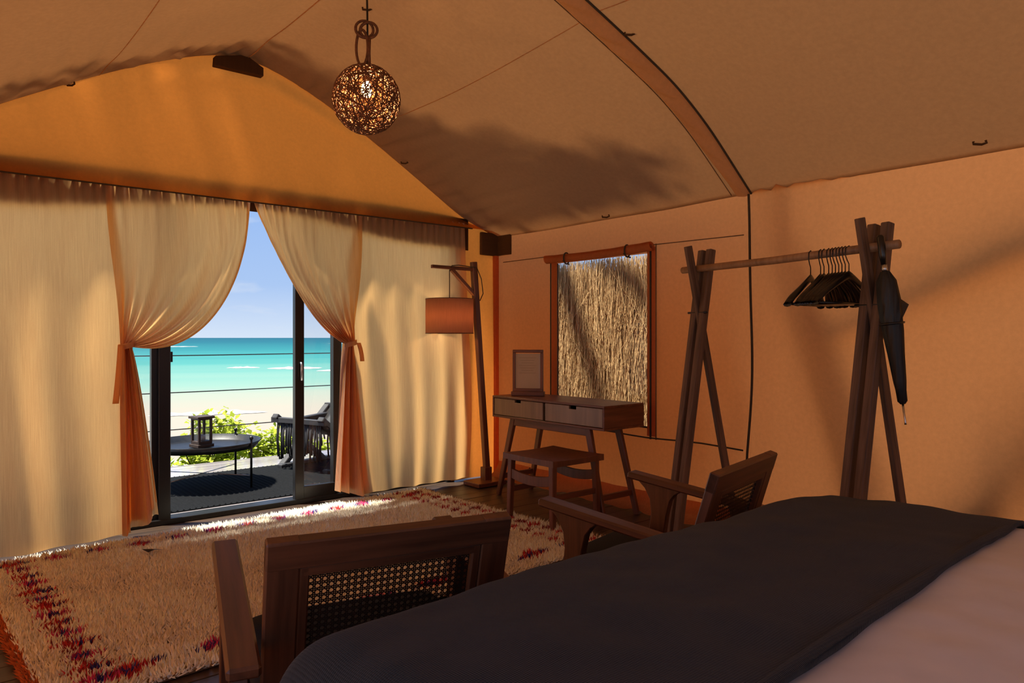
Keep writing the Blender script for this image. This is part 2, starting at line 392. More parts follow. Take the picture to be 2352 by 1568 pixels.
# ---- front wall: glowing canvas gable over the doors, canvas strips beside them
def gable(u, v):
    x = lerp(XL, XW, u); zt = roof_z(x, 5.112) + .008; z0 = 2.20
    z = lerp(zt, min(zt, z0), v); y = 5.112 - .084 * v ** 1.6
    y -= .012 * math.sin(2 * math.pi * (v * 3 + .12 * x)) * math.exp(-((v - .1) / .1) ** 2) * math.exp(-((x - XR - .25) / .6) ** 2) * 2.0
    y += .008 * nz3(x * 2, z * 2, 4) - .006 * math.sin(x * 26 + 3 * v) * math.exp(-((1 - v) / .12) ** 2) * sm(1.2, 1.8, x)
    return (x, y, z)
wf = tag(grid('wall_front', gable, 150, 50, M['canvas_gable']), 'orange canvas gable wall glowing above the curtained doors', kind='structure')
def side_strip(x0, x1):
    return grid('canvas_strip', lambda u, v: (lerp(x0, x1, u), 5.11 + .008 * math.sin(u * 9 + v * 4), lerp(2.25, .01, v)), 16, 30, M['canvas_gable'], wf)
side_strip(3.58, XW); side_strip(XL, -.12)
prism(wf, 'ridge_gusset', [(1.575, 3.095), (1.91, 3.095), (1.91, 3.155), (1.79, 3.215), (1.58, 3.16)], 1, 5.02, 5.075, M['canvas_dark'])
bx(wf, 'corner_gusset', (3.995, 5.10, 2.09), (.20, .05, .20), M['canvas_dark']); bx(wf, 'corner_gusset', (4.085, 5.01, 2.09), (.02, .22, .20), M['canvas_dark'])
bx(wf, 'corner_post', (4.075, 5.11, 1.0), (.05, .06, 2.0), M['canvas_wall'], .01)
tube(wf, 'hem_cord', [(x, 5.022, 2.198) for x in np.linspace(XL, 3.75, 12)], .005, M['cord'], 6)

# ---- right wall with the window hole
HY0, HY1, HZ0, HZ1 = 3.36, 4.305, .60, 1.86
def wall_right():
    ys = sorted(set(list(np.linspace(YF, YB, 150)) + [HY0, HY1, YRIB])); zs = sorted(set(list(np.linspace(.03, 2.21, 45)) + [HZ0, HZ1]))
    V = []; F = []
    for z in zs:
        for y in ys:
            top = sm(1.2, 2.17, z); x = XW + .012 * nz3(y * 1.5, z * 1.2, 5) * sm(2.17, 1.9, z)
            if y < YRIB:
                g = math.exp(-((YRIB - .22 - y) / .33) ** 2)
                x -= .020 * (1 + math.sin((y * 62) + 2 * nz3(y * 5, z, 1))) * g * sm(1.45, 2.15, z)
                x -= .055 * math.exp(-((y - (2.02 + .35 * (z - 1.0))) / .11) ** 2) * sm(.1, .5, z) * sm(2.1, 1.5, z)
                x -= .05 * math.exp(-((y - (1.1 + .2 * (z - .6))) / .12) ** 2) * sm(1.3, .7, z)
                x -= .012 * math.exp(-((y - 2.33 + .1 * z) / .04) ** 2) * sm(.2, 1.2, z)
            else:
                x -= .018 * math.sin(y * 21 + nz3(y * 3, z * 2, 9) * 3) * math.exp(-((z - .75) / .5) ** 2) * sm(3.3, 2.7, y)
                x -= .02 * math.exp(-((y - 5.0) / .06) ** 2)
            V.append((x, y, z))
    n = len(ys)
    for j in range(len(zs) - 1):
        for i in range(n - 1):
            cy, cz = (ys[i] + ys[i + 1]) / 2, (zs[j] + zs[j + 1]) / 2
            if HY0 < cy < HY1 and HZ0 < cz < HZ1: continue
            a = j * n + i; F.append((a, a + 1, a + n + 1, a + n))
    return mesh_obj('wall_right', V, F, M['canvas_wall'], None, True)
wr = tag(wall_right(), 'tan orange canvas side wall with a roll-up window', kind='structure')
XI = XW - .022
def cordline(pts, r=.006, nm='seam_cord'): return tube(wr, nm, pts, r, M['cord'], 6)
tube(wr, 'seam', [(XI, 5.0, 1.925), (XI, 4.4, 1.925), (XI, 3.3, 1.915), (XI, 2.57, 1.905)], .0035, M['seam'], 6)
cordline([(XI - .01, y, .535 + .006 * math.sin(y * 7)) for y in np.linspace(4.6, 2.57, 14)], .006)
cordline([(XI - .012 - .012 * math.sin(z * 5), 2.535 - .03 * math.sin(math.pi * max(0, min(1, (z - .5) / 1.65))) , z) for z in np.linspace(2.16, .45, 26)], .008, 'wall_cord')
cordline([(XI, 3.325, z) for z in np.linspace(1.92, .52, 12)], .008); tube(wr, 'seam', [(XI, 3.275, z) for z in np.linspace(1.92, .52, 12)], .005, M['seam'], 6)
cordline([(XI, 4.375, z) for z in np.linspace(1.90, .52, 12)], .006)
for a, b in ((4.305, 4.37), (3.275, 3.36)):
    bx(wr, 'flap_edge', (XW - .016, (a + b) / 2, 1.22), (.006, b - a, 1.36), M['canvas_wall'], .002)
WY0, WY1, WZ0, WZ1 = -2.6, 1.9, .45, 2.02     # unseen opening added in the left wall to let in fill daylight
def wall_left():
    ys = sorted(set(list(np.linspace(YB, YF, 40)) + [WY0, WY1])); zs = sorted(set(list(np.linspace(.02, 2.19, 14)) + [WZ0, WZ1])); n = len(ys)
    V = [(XL + .01 * nz3(y, z, 1), y, z) for z in zs for y in ys]; F = []
    for j in range(len(zs) - 1):
        for i in range(n - 1):
            if WY0 < (ys[i] + ys[i + 1]) / 2 < WY1 and WZ0 < (zs[j] + zs[j + 1]) / 2 < WZ1: continue
            k = j * n + i; F.append((k, k + 1, k + n + 1, k + n))
    return mesh_obj('wall_left', V, F, M['canvas_wall'], None, True)
wl = tag(wall_left(), 'canvas side wall on the left of the tent with a long opening added for daylight', kind='structure')
wb = tag(grid('wall_back', lambda u, v: (lerp(XL, XW, u), YB, lerp(.02, roof_z(lerp(XL, XW, u), YB), v)), 40, 20, M['canvas_wall'], skip=lambda u, v: .12 < u < .88 and .28 < v < .72), 'canvas back wall with a wide opening added for daylight behind the bed', kind='structure')  # unseen opening, added to brighten the tent from behind
# tree growing close behind the side wall; it shades the canvas
tr = thing('tree', 'slender tree outside, shading the canvas behind the clothes rack', 'tree', (4.215, 1.75, -.2))
TB = solid('bark', (.07, .05, .035), .9, 0, .3, 30, .5)
tube(tr, 'trunk', [(0, 0, 0), (.0, .12, .7), (-.02, .32, 1.35), (.02, .50, 1.9), (.15, .6, 2.8), (.3, .5, 3.6)], [.085, .075, .065, .06, .05, .03], TB, 10)
tube(tr, 'branch', [(-.02, .34, 1.40), (.02, -.15, 1.62), (.0, -.60, 1.83), (.03, -1.1, 1.98)], [.03, .045, .06, .05], TB, 8)
tube(tr, 'branch', [(.0, .0, .10), (.0, -.55, .55), (.02, -.80, 1.0), (.05, -1.1, 1.3)], [.05, .09, .07, .05], TB, 8)

# leafy tree at the front corner whose crown hangs over the roof
tr2 = thing('tree', 'leafy tree outside the front corner, overhanging and shading the roof', 'tree', (5.3, 5.3, -1.4))
tube(tr2, 'trunk', [(0, 0, 0), (-.1, .1, 2.0), (-.6, 0, 4.2), (-1.6, -.3, 5.2), (-2.8, -.2, 5.5)], [.16, .13, .10, .07, .03], TB, 10)
tube(tr2, 'branch', [(-.6, 0, 4.2), (-1.0, -.9, 4.6), (-1.5, -1.9, 4.9)], [.07, .05, .02], TB, 8)
def crown():
    V = []; F = []; Cc = []; n = 0
    while n < 2600:
        x = RND.uniform(-.3, 3.9); d = RND.uniform(0, 2.9); yr = 5.15 - d
        f = interp(x, [-.5, 1.5, 2.0, 2.5, 3.0, 3.4, 3.7, 3.95, 4.3], [4.7, 4.8, 4.75, 4.55, 4.2, 3.7, 3.1, 2.7, 2.6])
        if RND.random() > sm(f - .22, f + .30, yr) * (.55 if x < 1.8 else 1) * (.35 + .65 * sm(-.3, 2.6, x)): continue
        g = RND.uniform(1.4, 3.4); z = roof_z(min(XW, max(XL, x)), yr) + g; px, py = x - g * .30, yr + g * .247     # up the sun's path
        p = Vector((px - 5.3, py - 5.3, z + 1.4)); q = Vector((RND.gauss(0, 1), RND.gauss(0, 1), RND.gauss(0, .35))).normalized(); s_ = q.cross(Vector((RND.gauss(0, .3), RND.gauss(0, .3), 1))).normalized()
        L = RND.uniform(.12, .22); b_ = len(V); V += [p, p + q * L * .5 + s_ * L * .24, p + q * L, p + q * L * .5 - s_ * L * .24]; F.append((b_, b_ + 1, b_ + 2, b_ + 3)); Cc += [(.10, .16, .03)] * 4; n += 1
    o = color_mesh('crown', np.array([tuple(v) for v in V]), np.array(F), np.array(Cc), M['leaf'], tr2); o['kind'] = 'stuff'
crown()
# canvas skirt crumpled where the wall meets the floor
def skirt(u, v):
    y = lerp(5.05, .6, u); r = nz3(y * 7, v * 2, 3)
    return (XW - .03 - .13 * v ** 1.5 + .02 * r, y, .13 * (1 - v) ** 1.6 + .012 + .018 * (r + .5) * v)
tag(grid('baseboard_right', skirt, 160, 8, M['canvas_skirt']), 'crumpled canvas skirt along the foot of the side wall', kind='structure')

# ---- window: clear sheet, rolled flap, ties
win = bpy.data.objects.new('window_1', None); link(win); tag(win, 'tent window with rolled canvas flap looking onto a thatch screen', kind='structure')
grid('clear_sheet', lambda u, v: (XW + .004, lerp(HY0 - .01, HY1 + .01, u), lerp(HZ0 - .01, HZ1, v)), 4, 4, M['pvc'], win)
def roll(u, v):
    a = v * 2 * math.pi * 2.4; r = (.020 + .016 * v) * (1 + .12 * nz3(u * 8, v * 2, 2)); y = lerp(4.40, 3.29, u)
    return (XW - .050 + r * math.cos(a), y + .01 * math.sin(a), 1.895 + r * math.sin(a) - .012 * math.sin(math.pi * u) + (.006 * u))
grid('rolled_flap', roll, 60, 44, M['canvas_wall'], win)
for yy in (4.16, 3.52):
    tube(win, 'flap_tie', [(XW - .05 + .042 * math.cos(t), yy + .01 * math.cos(t), 1.888 + .045 * math.sin(t)) for t in np.linspace(0, 2 * math.pi, 14)[:-1]], .006, M['cord'], 6, True)
    tube(win, 'flap_tie_end', [(XW - .09, yy, 1.87), (XW - .075, yy - .015, 1.845), (XW - .07, yy - .05, 1.835)], .006, M['cord'], 6)
bx(win, 'window_edge', (XW - .006, HY0 - .004, 1.22), (.012, .010, 1.28), M['cord'], 0); bx(win, 'window_edge', (XW - .006, HY1 + .004, 1.22), (.012, .010, 1.28), M['cord'], 0)
bx(win, 'window_edge', (XW - .006, (HY0 + HY1) / 2, HZ0), (.012, HY1 - HY0, .012), M['cord'], 0)

# ---- floor of dark planks, deck of grey boards
fl = bpy.data.objects.new('floor', None); link(fl); tag(fl, 'dark brown plank floor of the tent', kind='structure')
pw = .145; y = -1.6; k = 0
pm = None
while y < 5.15:
    o = bx(fl, 'plank', ((XL + XW) / 2 + .02, y + pw / 2, -.015), (XW - XL + .1, pw - .004, .03), M['wood_floor'], .002) if pm is None else pm.copy()
    if pm is None: pm = o
    else: link(o); o.parent = fl
    o.location = ((XL + XW) / 2, y + pw / 2, -.015 - .0006 * (k % 3)); y += pw; k += 1
bx(fl, 'floor_base', ((XL + XW) / 2, 1.05, -.08), (XW - XL + .3, 8.4, .09), M['wood_floor'], 0)
dk = bpy.data.objects.new('deck', None); link(dk); tag(dk, 'grey wooden deck outside the sliding doors', kind='structure')
y = 5.28; dm = None
while y < 7.5:
    o = bx(dk, 'deck_board', (2.3, y + .07, -.035), (9.0, .134, .03), M['wood_deck'], .003) if dm is None else dm.copy()
    if dm is None: dm = o
    else: link(o); o.parent = dk
    o.location = (2.3, y + .07, -.035); y += .14
bx(dk, 'deck_fascia', (2.3, 7.56, -.12), (9.0, .03, .2), M['wood_deck'], .003); bx(dk, 'deck_base', (2.3, 6.3, -.12), (9.0, 2.45, .12), M['wood_floor'], 0)

# ---- sliding doors
door = bpy.data.objects.new('door_1', None); link(door); tag(door, 'black framed sliding glass doors standing open to the deck', kind='structure')
YD = 5.21
def post(x0, x1, y0=5.17, y1=5.25, z1=2.18, nm='door_post'): return bx(door, nm, ((x0 + x1) / 2, (y0 + y1) / 2, z1 / 2), (x1 - x0, y1 - y0, z1), M['black_metal'], .003)
post(1.225, 1.275, 5.20, 5.25); post(1.262, 1.335, 5.165, 5.215); post(2.205, 2.275, 5.165, 5.215); post(2.53, 2.60, 5.20, 5.26)
post(-.16, -.10, 5.17, 5.25); post(3.55, 3.63, 5.12, 5.25)
bx(door, 'header', (1.72, 5.15, 2.20), (3.7, .04, .08), M['black_metal'], .003)
def shade_band_pt(u, v):      # unseen opaque band, added and curved to shade the curtain heads
    x = lerp(-.45, 3.76, u); return (x, 5.098, lerp(2.29, 2.145 - .13 * sm(.1, 1.5, abs(x - 1.80)), v))
grid('shade_band', shade_band_pt, 40, 4, M['canvas_dark'], door, thick=.003)
bx(door, 'track', (1.72, 5.225, .018), (3.7, .13, .036), M['black_metal'], .003)
bx(door, 'bottom_rail', (2.40, 5.19, .075), (.26, .04, .10), M['black_metal'], .003)
bx(door, 'bottom_rail', (.56, 5.225, .075), (1.33, .04, .10), M['black_metal'], .003)
bx(door, 'bottom_rail', (3.06, 5.225, .075), (.94, .04, .10), M['black_metal'], .003)
for x0, x1, y_ in ((-.10, 1.225, 5.225), (2.275, 3.20, 5.19)):
    bx(door, 'glass_pane', ((x0 + x1) / 2, y_, 1.115), (x1 - x0, .006, 1.99), M['glass'], 0)
hp = tube(door, 'door_handle', [(2.238, 5.163, 1.06), (2.238, 5.135, 1.06), (2.238, 5.125, 1.04), (2.238, 5.125, .93)], .008, M['steel'], 8)
bx(door, 'handle_plate', (2.238, 5.162, 1.02), (.03, .008, .14), M['black_metal'], .002)
bx(door, 'latch', (1.345, 5.19, 1.12), (.014, .02, .07), M['black_metal'], .002)
# curtain rod
tube(wf, 'curtain_rod', [(-.45, 5.083, 2.235), (3.74, 5.083, 2.235)], .012, M['cord'], 10)

# ---- outside ground, sea
def beach():
    n = Vector((math.cos(R(71)), math.sin(R(71)), 0)); t = Vector((-n.y, n.x, 0))
    def fn(u, v):
        a = -6 + 40 * v; b = lerp(-90, 90, u); p = n * a + t * b
        z = -1.55 - .9 * sm(8, 30, a) + .05 * nz3(p.x * .4, p.y * .4, 1) * sm(31, 24, a)
        return (p.x, p.y, z)
    m = newmat('white_sand'); v = coords(m, (1, 1, 1)); f = noise(m, v, 3, 6); f2 = noise(m, v, 60, 3)
    a = nd(m, 'ShaderNodeMath', operation='MULTIPLY_ADD'); lk(m, f2, a.inputs[0]); a.inputs[1].default_value = .4; lk(m, f, a.inputs[2])
    p = nd(m, 'ShaderNodeBsdfPrincipled', {'Roughness': .95, 'Specular IOR Level': .1})
    lk(m, ramp(m, a.outputs[0], [(.4, (.32, .295, .265)), (.95, (.41, .385, .355))]), p.inputs['Base Color']); lk(m, bumpn(m, a.outputs[0], .5, .03), p.inputs['Normal'])
    finish(m, p.outputs[0])
    return grid('beach', fn, 120, 80, m)
tag(beach(), 'white sand beach below the deck', kind='structure')
def sea():
    m = newmat('sea_water')
    t = nd(m, 'ShaderNodeTexCoord'); s = nd(m, 'ShaderNodeSeparateXYZ'); lk(m, t.outputs['Object'], s.inputs[0])
    def mth(op, a, b=None, c=None):
        n = nd(m, 'ShaderNodeMath', operation=op)
        for i, q in enumerate((a, b, c)):
            if q is None: continue
            if isinstance(q, (int, float)): n.inputs[i].default_value = q
            else: lk(m, q, n.inputs[i])
        return n.outputs[0]
    pm_ = nd(m, 'ShaderNodeMapping'); pm_.inputs['Scale'].default_value = (.012, .06, 1); lk(m, t.outputs['Object'], pm_.inputs[0])
    nzf = noise(m, pm_.outputs[0], 1.0, 5, .6)
    lg = mth('LOGARITHM', mth('MAXIMUM', s.outputs['Y'], 1.0), 10.0)         # distance from shore axis, log scale
    lg2 = mth('ADD', lg, mth('MULTIPLY', mth('SUBTRACT', nzf, .5), .28))
    f = mth('DIVIDE', mth('SUBTRACT', lg2, 1.3), 2.2)                      # 20 m .. 3160 m
    def at(mm): return (math.log10(mm) - 1.3) / 2.2
    colr = ramp(m, f, [(0, (0.2666, 0.2365, 0.2021)), (at(33), (0.2666, 0.2408, 0.2021)), (at(39), (0.2580, 0.2451, 0.2021)), (at(46), (0.2236, 0.2537, 0.2107)), (at(56), (0.1462, 0.2537, 0.2150)), (at(76), (0.1075, 0.2408, 0.2107)),
                       (at(103), (0.0516, 0.2064, 0.1892)), (at(142), (0.0275, 0.1763, 0.1763)), (at(228), (0.0120, 0.1247, 0.1419)), (at(569), (0.0043, 0.0774, 0.1075)), (1.0, (0.0034, 0.0559, 0.0903))])
    # long breaking-wave streaks of foam
    pm2 = nd(m, 'ShaderNodeMapping'); pm2.inputs['Scale'].default_value = (.05, .35, 1); lk(m, t.outputs['Object'], pm2.inputs[0])
    fo = noise(m, pm2.outputs[0], 1.0, 7, .7)
    fo2 = ramp(m, fo, [(.70, (0, 0, 0)), (.80, (.5, .5, .5))])
    mixn = nd(m, 'ShaderNodeMix', data_type='RGBA'); lk(m, fo2, mixn.inputs['Factor']); lk(m, colr, mixn.inputs['A']); mixn.inputs['B'].default_value = (.42, .42, .41, 1)
    p = nd(m, 'ShaderNodeBsdfPrincipled', {'Roughness': .5, 'Specular IOR Level': .04}); lk(m, mixn.outputs['Result'], p.inputs['Base Color'])
    finish(m, p.outputs[0])
    V = []; F = []
    ds = [20, 24, 28, 33, 40, 55, 80, 130, 250, 600, 1500, 4000, 9000]
    for d in ds:
        for k in range(-10, 11): V.append((k * (30 + d * .5), d, 0))
    for j in range(len(ds) - 1):
        for i in range(20): a = j * 21 + i; F.append((a, a + 1, a + 22, a + 21))
    o = mesh_obj('sea', V, F, m); o.location = (0, 0, -2.2); o.rotation_euler = (0, 0, R(71 - 90)); return o
sea_o = tag(sea(), 'turquoise sea shading from pale shallows to deep blue horizon', 'sea', kind='structure')
if 'category' in sea_o: del sea_o['category']
# breaking foam crests on the water
def foam(d, b, ln, wd, seed):
    V = []; F = []; n = 26
    for i in range(n + 1):
        t = i / n; prof = math.sin(math.pi * t) ** .7
        jag = 1 + .8 * nz3(t * 9, seed, 1)
        c = .3 * wd * nz3(t * 4, seed, 5)
        V += [(b + (t - .5) * ln, d + c - wd * prof * jag * .5, .02), (b + (t - .5) * ln, d + c, .02 + .14 * prof * jag), (b + (t - .5) * ln, d + c + wd * prof * .6, .02)]
    for i in range(n):
        for k in range(2): a = i * 3 + k; F.append((a, a + 1, a + 4, a + 3))
    return mesh_obj('foam_crest', V, F, FOAM, sea_o, True)
FOAM = solid('sea_foam', (.46, .46, .45), .9, 0, .06, 3, .3)
for a in ((84, 6.0, 6, 5, 1), (76, 9.5, 4, 1.6, 2), (87, .6, 3.6, 1.2, 3), (300, -23, 18, 16, 4), (35, -1.2, 5, .9, 5), (150, 30, 12, 5, 6), (40, 12, 8, .6, 7), (62, -14, 10, 1.5, 8), (420, 60, 25, 14, 9)): foam(*a)

# ---- thatch screen beside the tent, seen through the window
th = thing('thatch_screen', 'golden straw thatch screen standing outside the tent window', 'thatch', (4.78, 4.2, 0))
bx(th, 'backing_mat', (.09, 0, .85), (.03, 3.6, 2.0), solid('straw_mat', (.34, .21, .10), .9), 0)
def straws():
    n = 22000; V = []; F = []; Cc = []
    y0 = NPR.uniform(-1.75, 1.75, n); ztop = NPR.uniform(.35, 1.97, n) ; layer = NPR.uniform(-.06, .06, n)
    m_ = NPR.uniform(0, 1, n) < .14; ztop[m_] = 1.84 + NPR.uniform(-.02, .13, m_.sum())
    L = NPR.uniform(.3, .75, n); ang = NPR.normal(0, .07, n); ben = NPR.normal(0, .05, n); r = NPR.uniform(.0012, .0028, n)
    odd = NPR.uniform(0, 1, n) < .006; ang[odd] = NPR.uniform(-1.2, 1.2, odd.sum()); layer[odd] = -.07
    tone = NPR.uniform(0, 1, n)
    for i in range(n):
        b = len(V); cs = lerp(np.array((.30, .16, .065)), np.array((.92, .66, .35)), tone[i] ** 1.3) if True else 0
        for s in (0, .5, 1):
            zz = ztop[i] - L[i] * s; yy = y0[i] + math.sin(ang[i]) * L[i] * s + ben[i] * s * s; xx = layer[i] - .02 * s + .012 * math.sin(3 * s + i)
            for k in range(3):
                a = k * 2.094; V.append((xx + r[i] * math.cos(a), yy + r[i] * math.sin(a), zz)); Cc.append(cs)
        for s in (0, 3):
            for k in range(3):
                k2 = (k + 1) % 3; F.append((b + s + k, b + s + k2, b + s + 3 + k2, b + s + 3 + k))
    return color_mesh('straw', np.array(V), np.array(F), np.array(Cc), M['straw'], th)
st = straws(); st['kind'] = 'stuff'
for z in (.55, 1.35): bx(th, 'batten', (.065, 0, z), (.02, 3.5, .02), M['wood_pale'], .002)
# ================================================================== CURTAINS
def bez(p0, p1, p2, p3, t):
    s = 1 - t; return tuple(s ** 3 * a + 3 * s * s * t * b + 3 * s * t * t * c + t ** 3 * d for a, b, c, d in zip(p0, p1, p2, p3))
ZT = 2.245
def ruffle(x, z):   # gathers under the rod
    return .010 * math.sin(x * 95 + 3 * nz3(x * 6, 0, 3)) * math.exp(-(ZT - z) / .22) + .008 * math.sin(x * 160) * math.exp(-(ZT - z) / .06)
def straight_panel(name, x0t, x1t, x0b, x1b, yb, label, seed, bulge, hemz, nu=150, nv=110):
    def fn(u, v):
        z = lerp(ZT, hemz, v); x = lerp(lerp(x0t, x1t, u), lerp(x0b, x1b, u), v ** 1.2) + bulge(u, v)
        y = lerp(5.066, lerp(yb[0], yb[1], u), v ** 1.5)
        g = u * 3.2 + seed
        y += ruffle(x, z)
        amp = lerp(.004, .030, sm(0, .5, v))
        y -= amp * (math.sin(2 * math.pi * (u * 5 + .35 * nz3(g, v * 1.2, seed))) * .5 + 1.5 * nz3(u * 5 + seed, v * 1.1, 3))
        y -= .03 * math.exp(-((v - 1) / .06) ** 2) * 0
        return (x, y, z)
    o = grid(name, fn, nu, nv, M['curtain']); tag(o, label, 'curtain', 'curtains across the glass doors')
    return o
straight_panel('curtain', -.45, .955, -.40, 1.04, (4.70, 4.90), 'wide cream curtain hanging straight left of the doors', 1.3,
               lambda u, v: .05 * sm(.75, 1, u) * math.sin(math.pi * min(1, v * 1.05)), .045)
straight_panel('curtain', 2.685, 3.70, 2.66, 3.66, (4.97, 4.98), 'cream curtain hanging straight behind the floor lamp', 5.1,
               lambda u, v: (.06 * math.sin(math.pi * v ** 1.5) * u + .02 * u * v - .15 * (1 - u) ** 4 * math.sin(math.pi * v) ** .8), .05)

def tied_panel(name, xt0, xt1, tie, e0, e1, tail, label, seed, yb):
    """swept curtain: strands run from the rod to the tie and fan out again below; u=1 is the edge of the opening"""
    sgn = 1 if xt1 > xt0 else -1
    def fn(u, v):
        xt = lerp(xt0, xt1, u); P0 = (xt, ZT); P3 = (tie[0] + sgn * (u - .5) * .055, tie[1] - .012 * u)
        A1 = (lerp(xt, xt, u), lerp(ZT, tie[1], .33)); A2 = (lerp(xt, P3[0], .75), lerp(ZT, tie[1], .72))
        B1, B2 = e0, e1
        k = u ** 1.15
        P1 = tuple(lerp(a, b, k) for a, b in zip(A1, B1)); P2 = tuple(lerp(a, b, k) for a, b in zip(A2, B2))
        ph = 2 * math.pi * (11 * u + .5 * math.sin(5 * u + seed))
        if v < .6:
            s = v / .6; s = s ** .9
            x, z = bez(P0, P1, P2, P3, s)
            y = lerp(5.066, 4.985, s) - .075 * math.sin(math.pi * s) ** 1.2 * (.25 + .75 * u)
            y += ruffle(x, z)
            pl = .020 * sm(.45, 1, s) + .004
            y += pl * math.sin(ph) + .030 * math.sin(math.pi * s) ** .8 * nz3(u * 4.2 + seed, s * 1.4, 2) + .014 * math.sin(math.pi * s) * math.sin(2 * math.pi * (u * 3.3 + .7 * s) + seed)
            x += .006 * math.cos(ph) * sm(.7, 1, s)
        else:
            s = (v - .6) / .4; z = lerp(P3[1], tail[2] + .06 * u * tail[3], s)
            x = lerp(P3[0], lerp(tail[0], tail[1], u), s ** .75)
            y = lerp(4.985, yb, s) + lerp(.020, .055, s) * math.sin(2 * math.pi * (2.7 * u + .35 * math.sin(4 * u + seed)) + .5 * s) + .012 * math.sin(ph) * (1 - .75 * s) + .035 * nz3(u * 4, s * 1.5, seed)
        return (x, y, z)
    o = grid(name, fn, 170, 150, M['curtain']); tag(o, label, 'curtain', 'curtains across the glass doors')
    # layers added below the tie so less daylight glows through the gathered cloth
    for q in (1, 2):
        def inner(u, v, q=q):
            a = fn(.06 + .88 * u, .60 + .39 * v); return (a[0], a[1] + .022 * q + .012 * math.sin(14 * u + q + 3 * v), a[2] + .01 * q)
        grid('added_layers', inner, 50, 40, M['curtain'], o)
    # hem along the edge of the opening
    grid('edge_hem', lambda u, v: tuple(a + b for a, b in zip(fn(1 - .022 * u, v * .97), (0, -.005, 0))), 4, 120, M['curtain'], o)
    # tie band round the gathered waist, with a hanging end
    cx, cz = tie
    def band(u, v):
        a = 2 * math.pi * u; return (cx + .047 * math.cos(a), 4.985 + .045 * math.sin(a), cz - .005 + (v - .5) * .035 + .012 * math.cos(a))
    grid('tie_band', band, 24, 3, M['curtain'], o)
    def end(u, v):
        return (cx - sgn * (.040 + .03 * v) + (u - .5) * .035, 4.935 - .012 * math.sin(3 * v), cz - v * tail[4])
    grid('tie_end', end, 3, 10, M['curtain'], o, thick=.003)
    return o
tied_panel('curtain', .93, 1.828, (1.03, 1.205), (1.80, 1.72), (1.52, 1.08), (.98, 1.20, .03, .10 / .06, .36), 'cream curtain swept left and tied back beside the door opening', .7, 4.90)
tied_panel('curtain', 2.70, 1.846, (2.567, 1.21), (1.93, 1.86), (2.20, 1.33), (2.72, 2.40, .02, .1 / .06, .14), 'cream curtain swept right and tied back beside the black door handle', 2.9, 4.93)

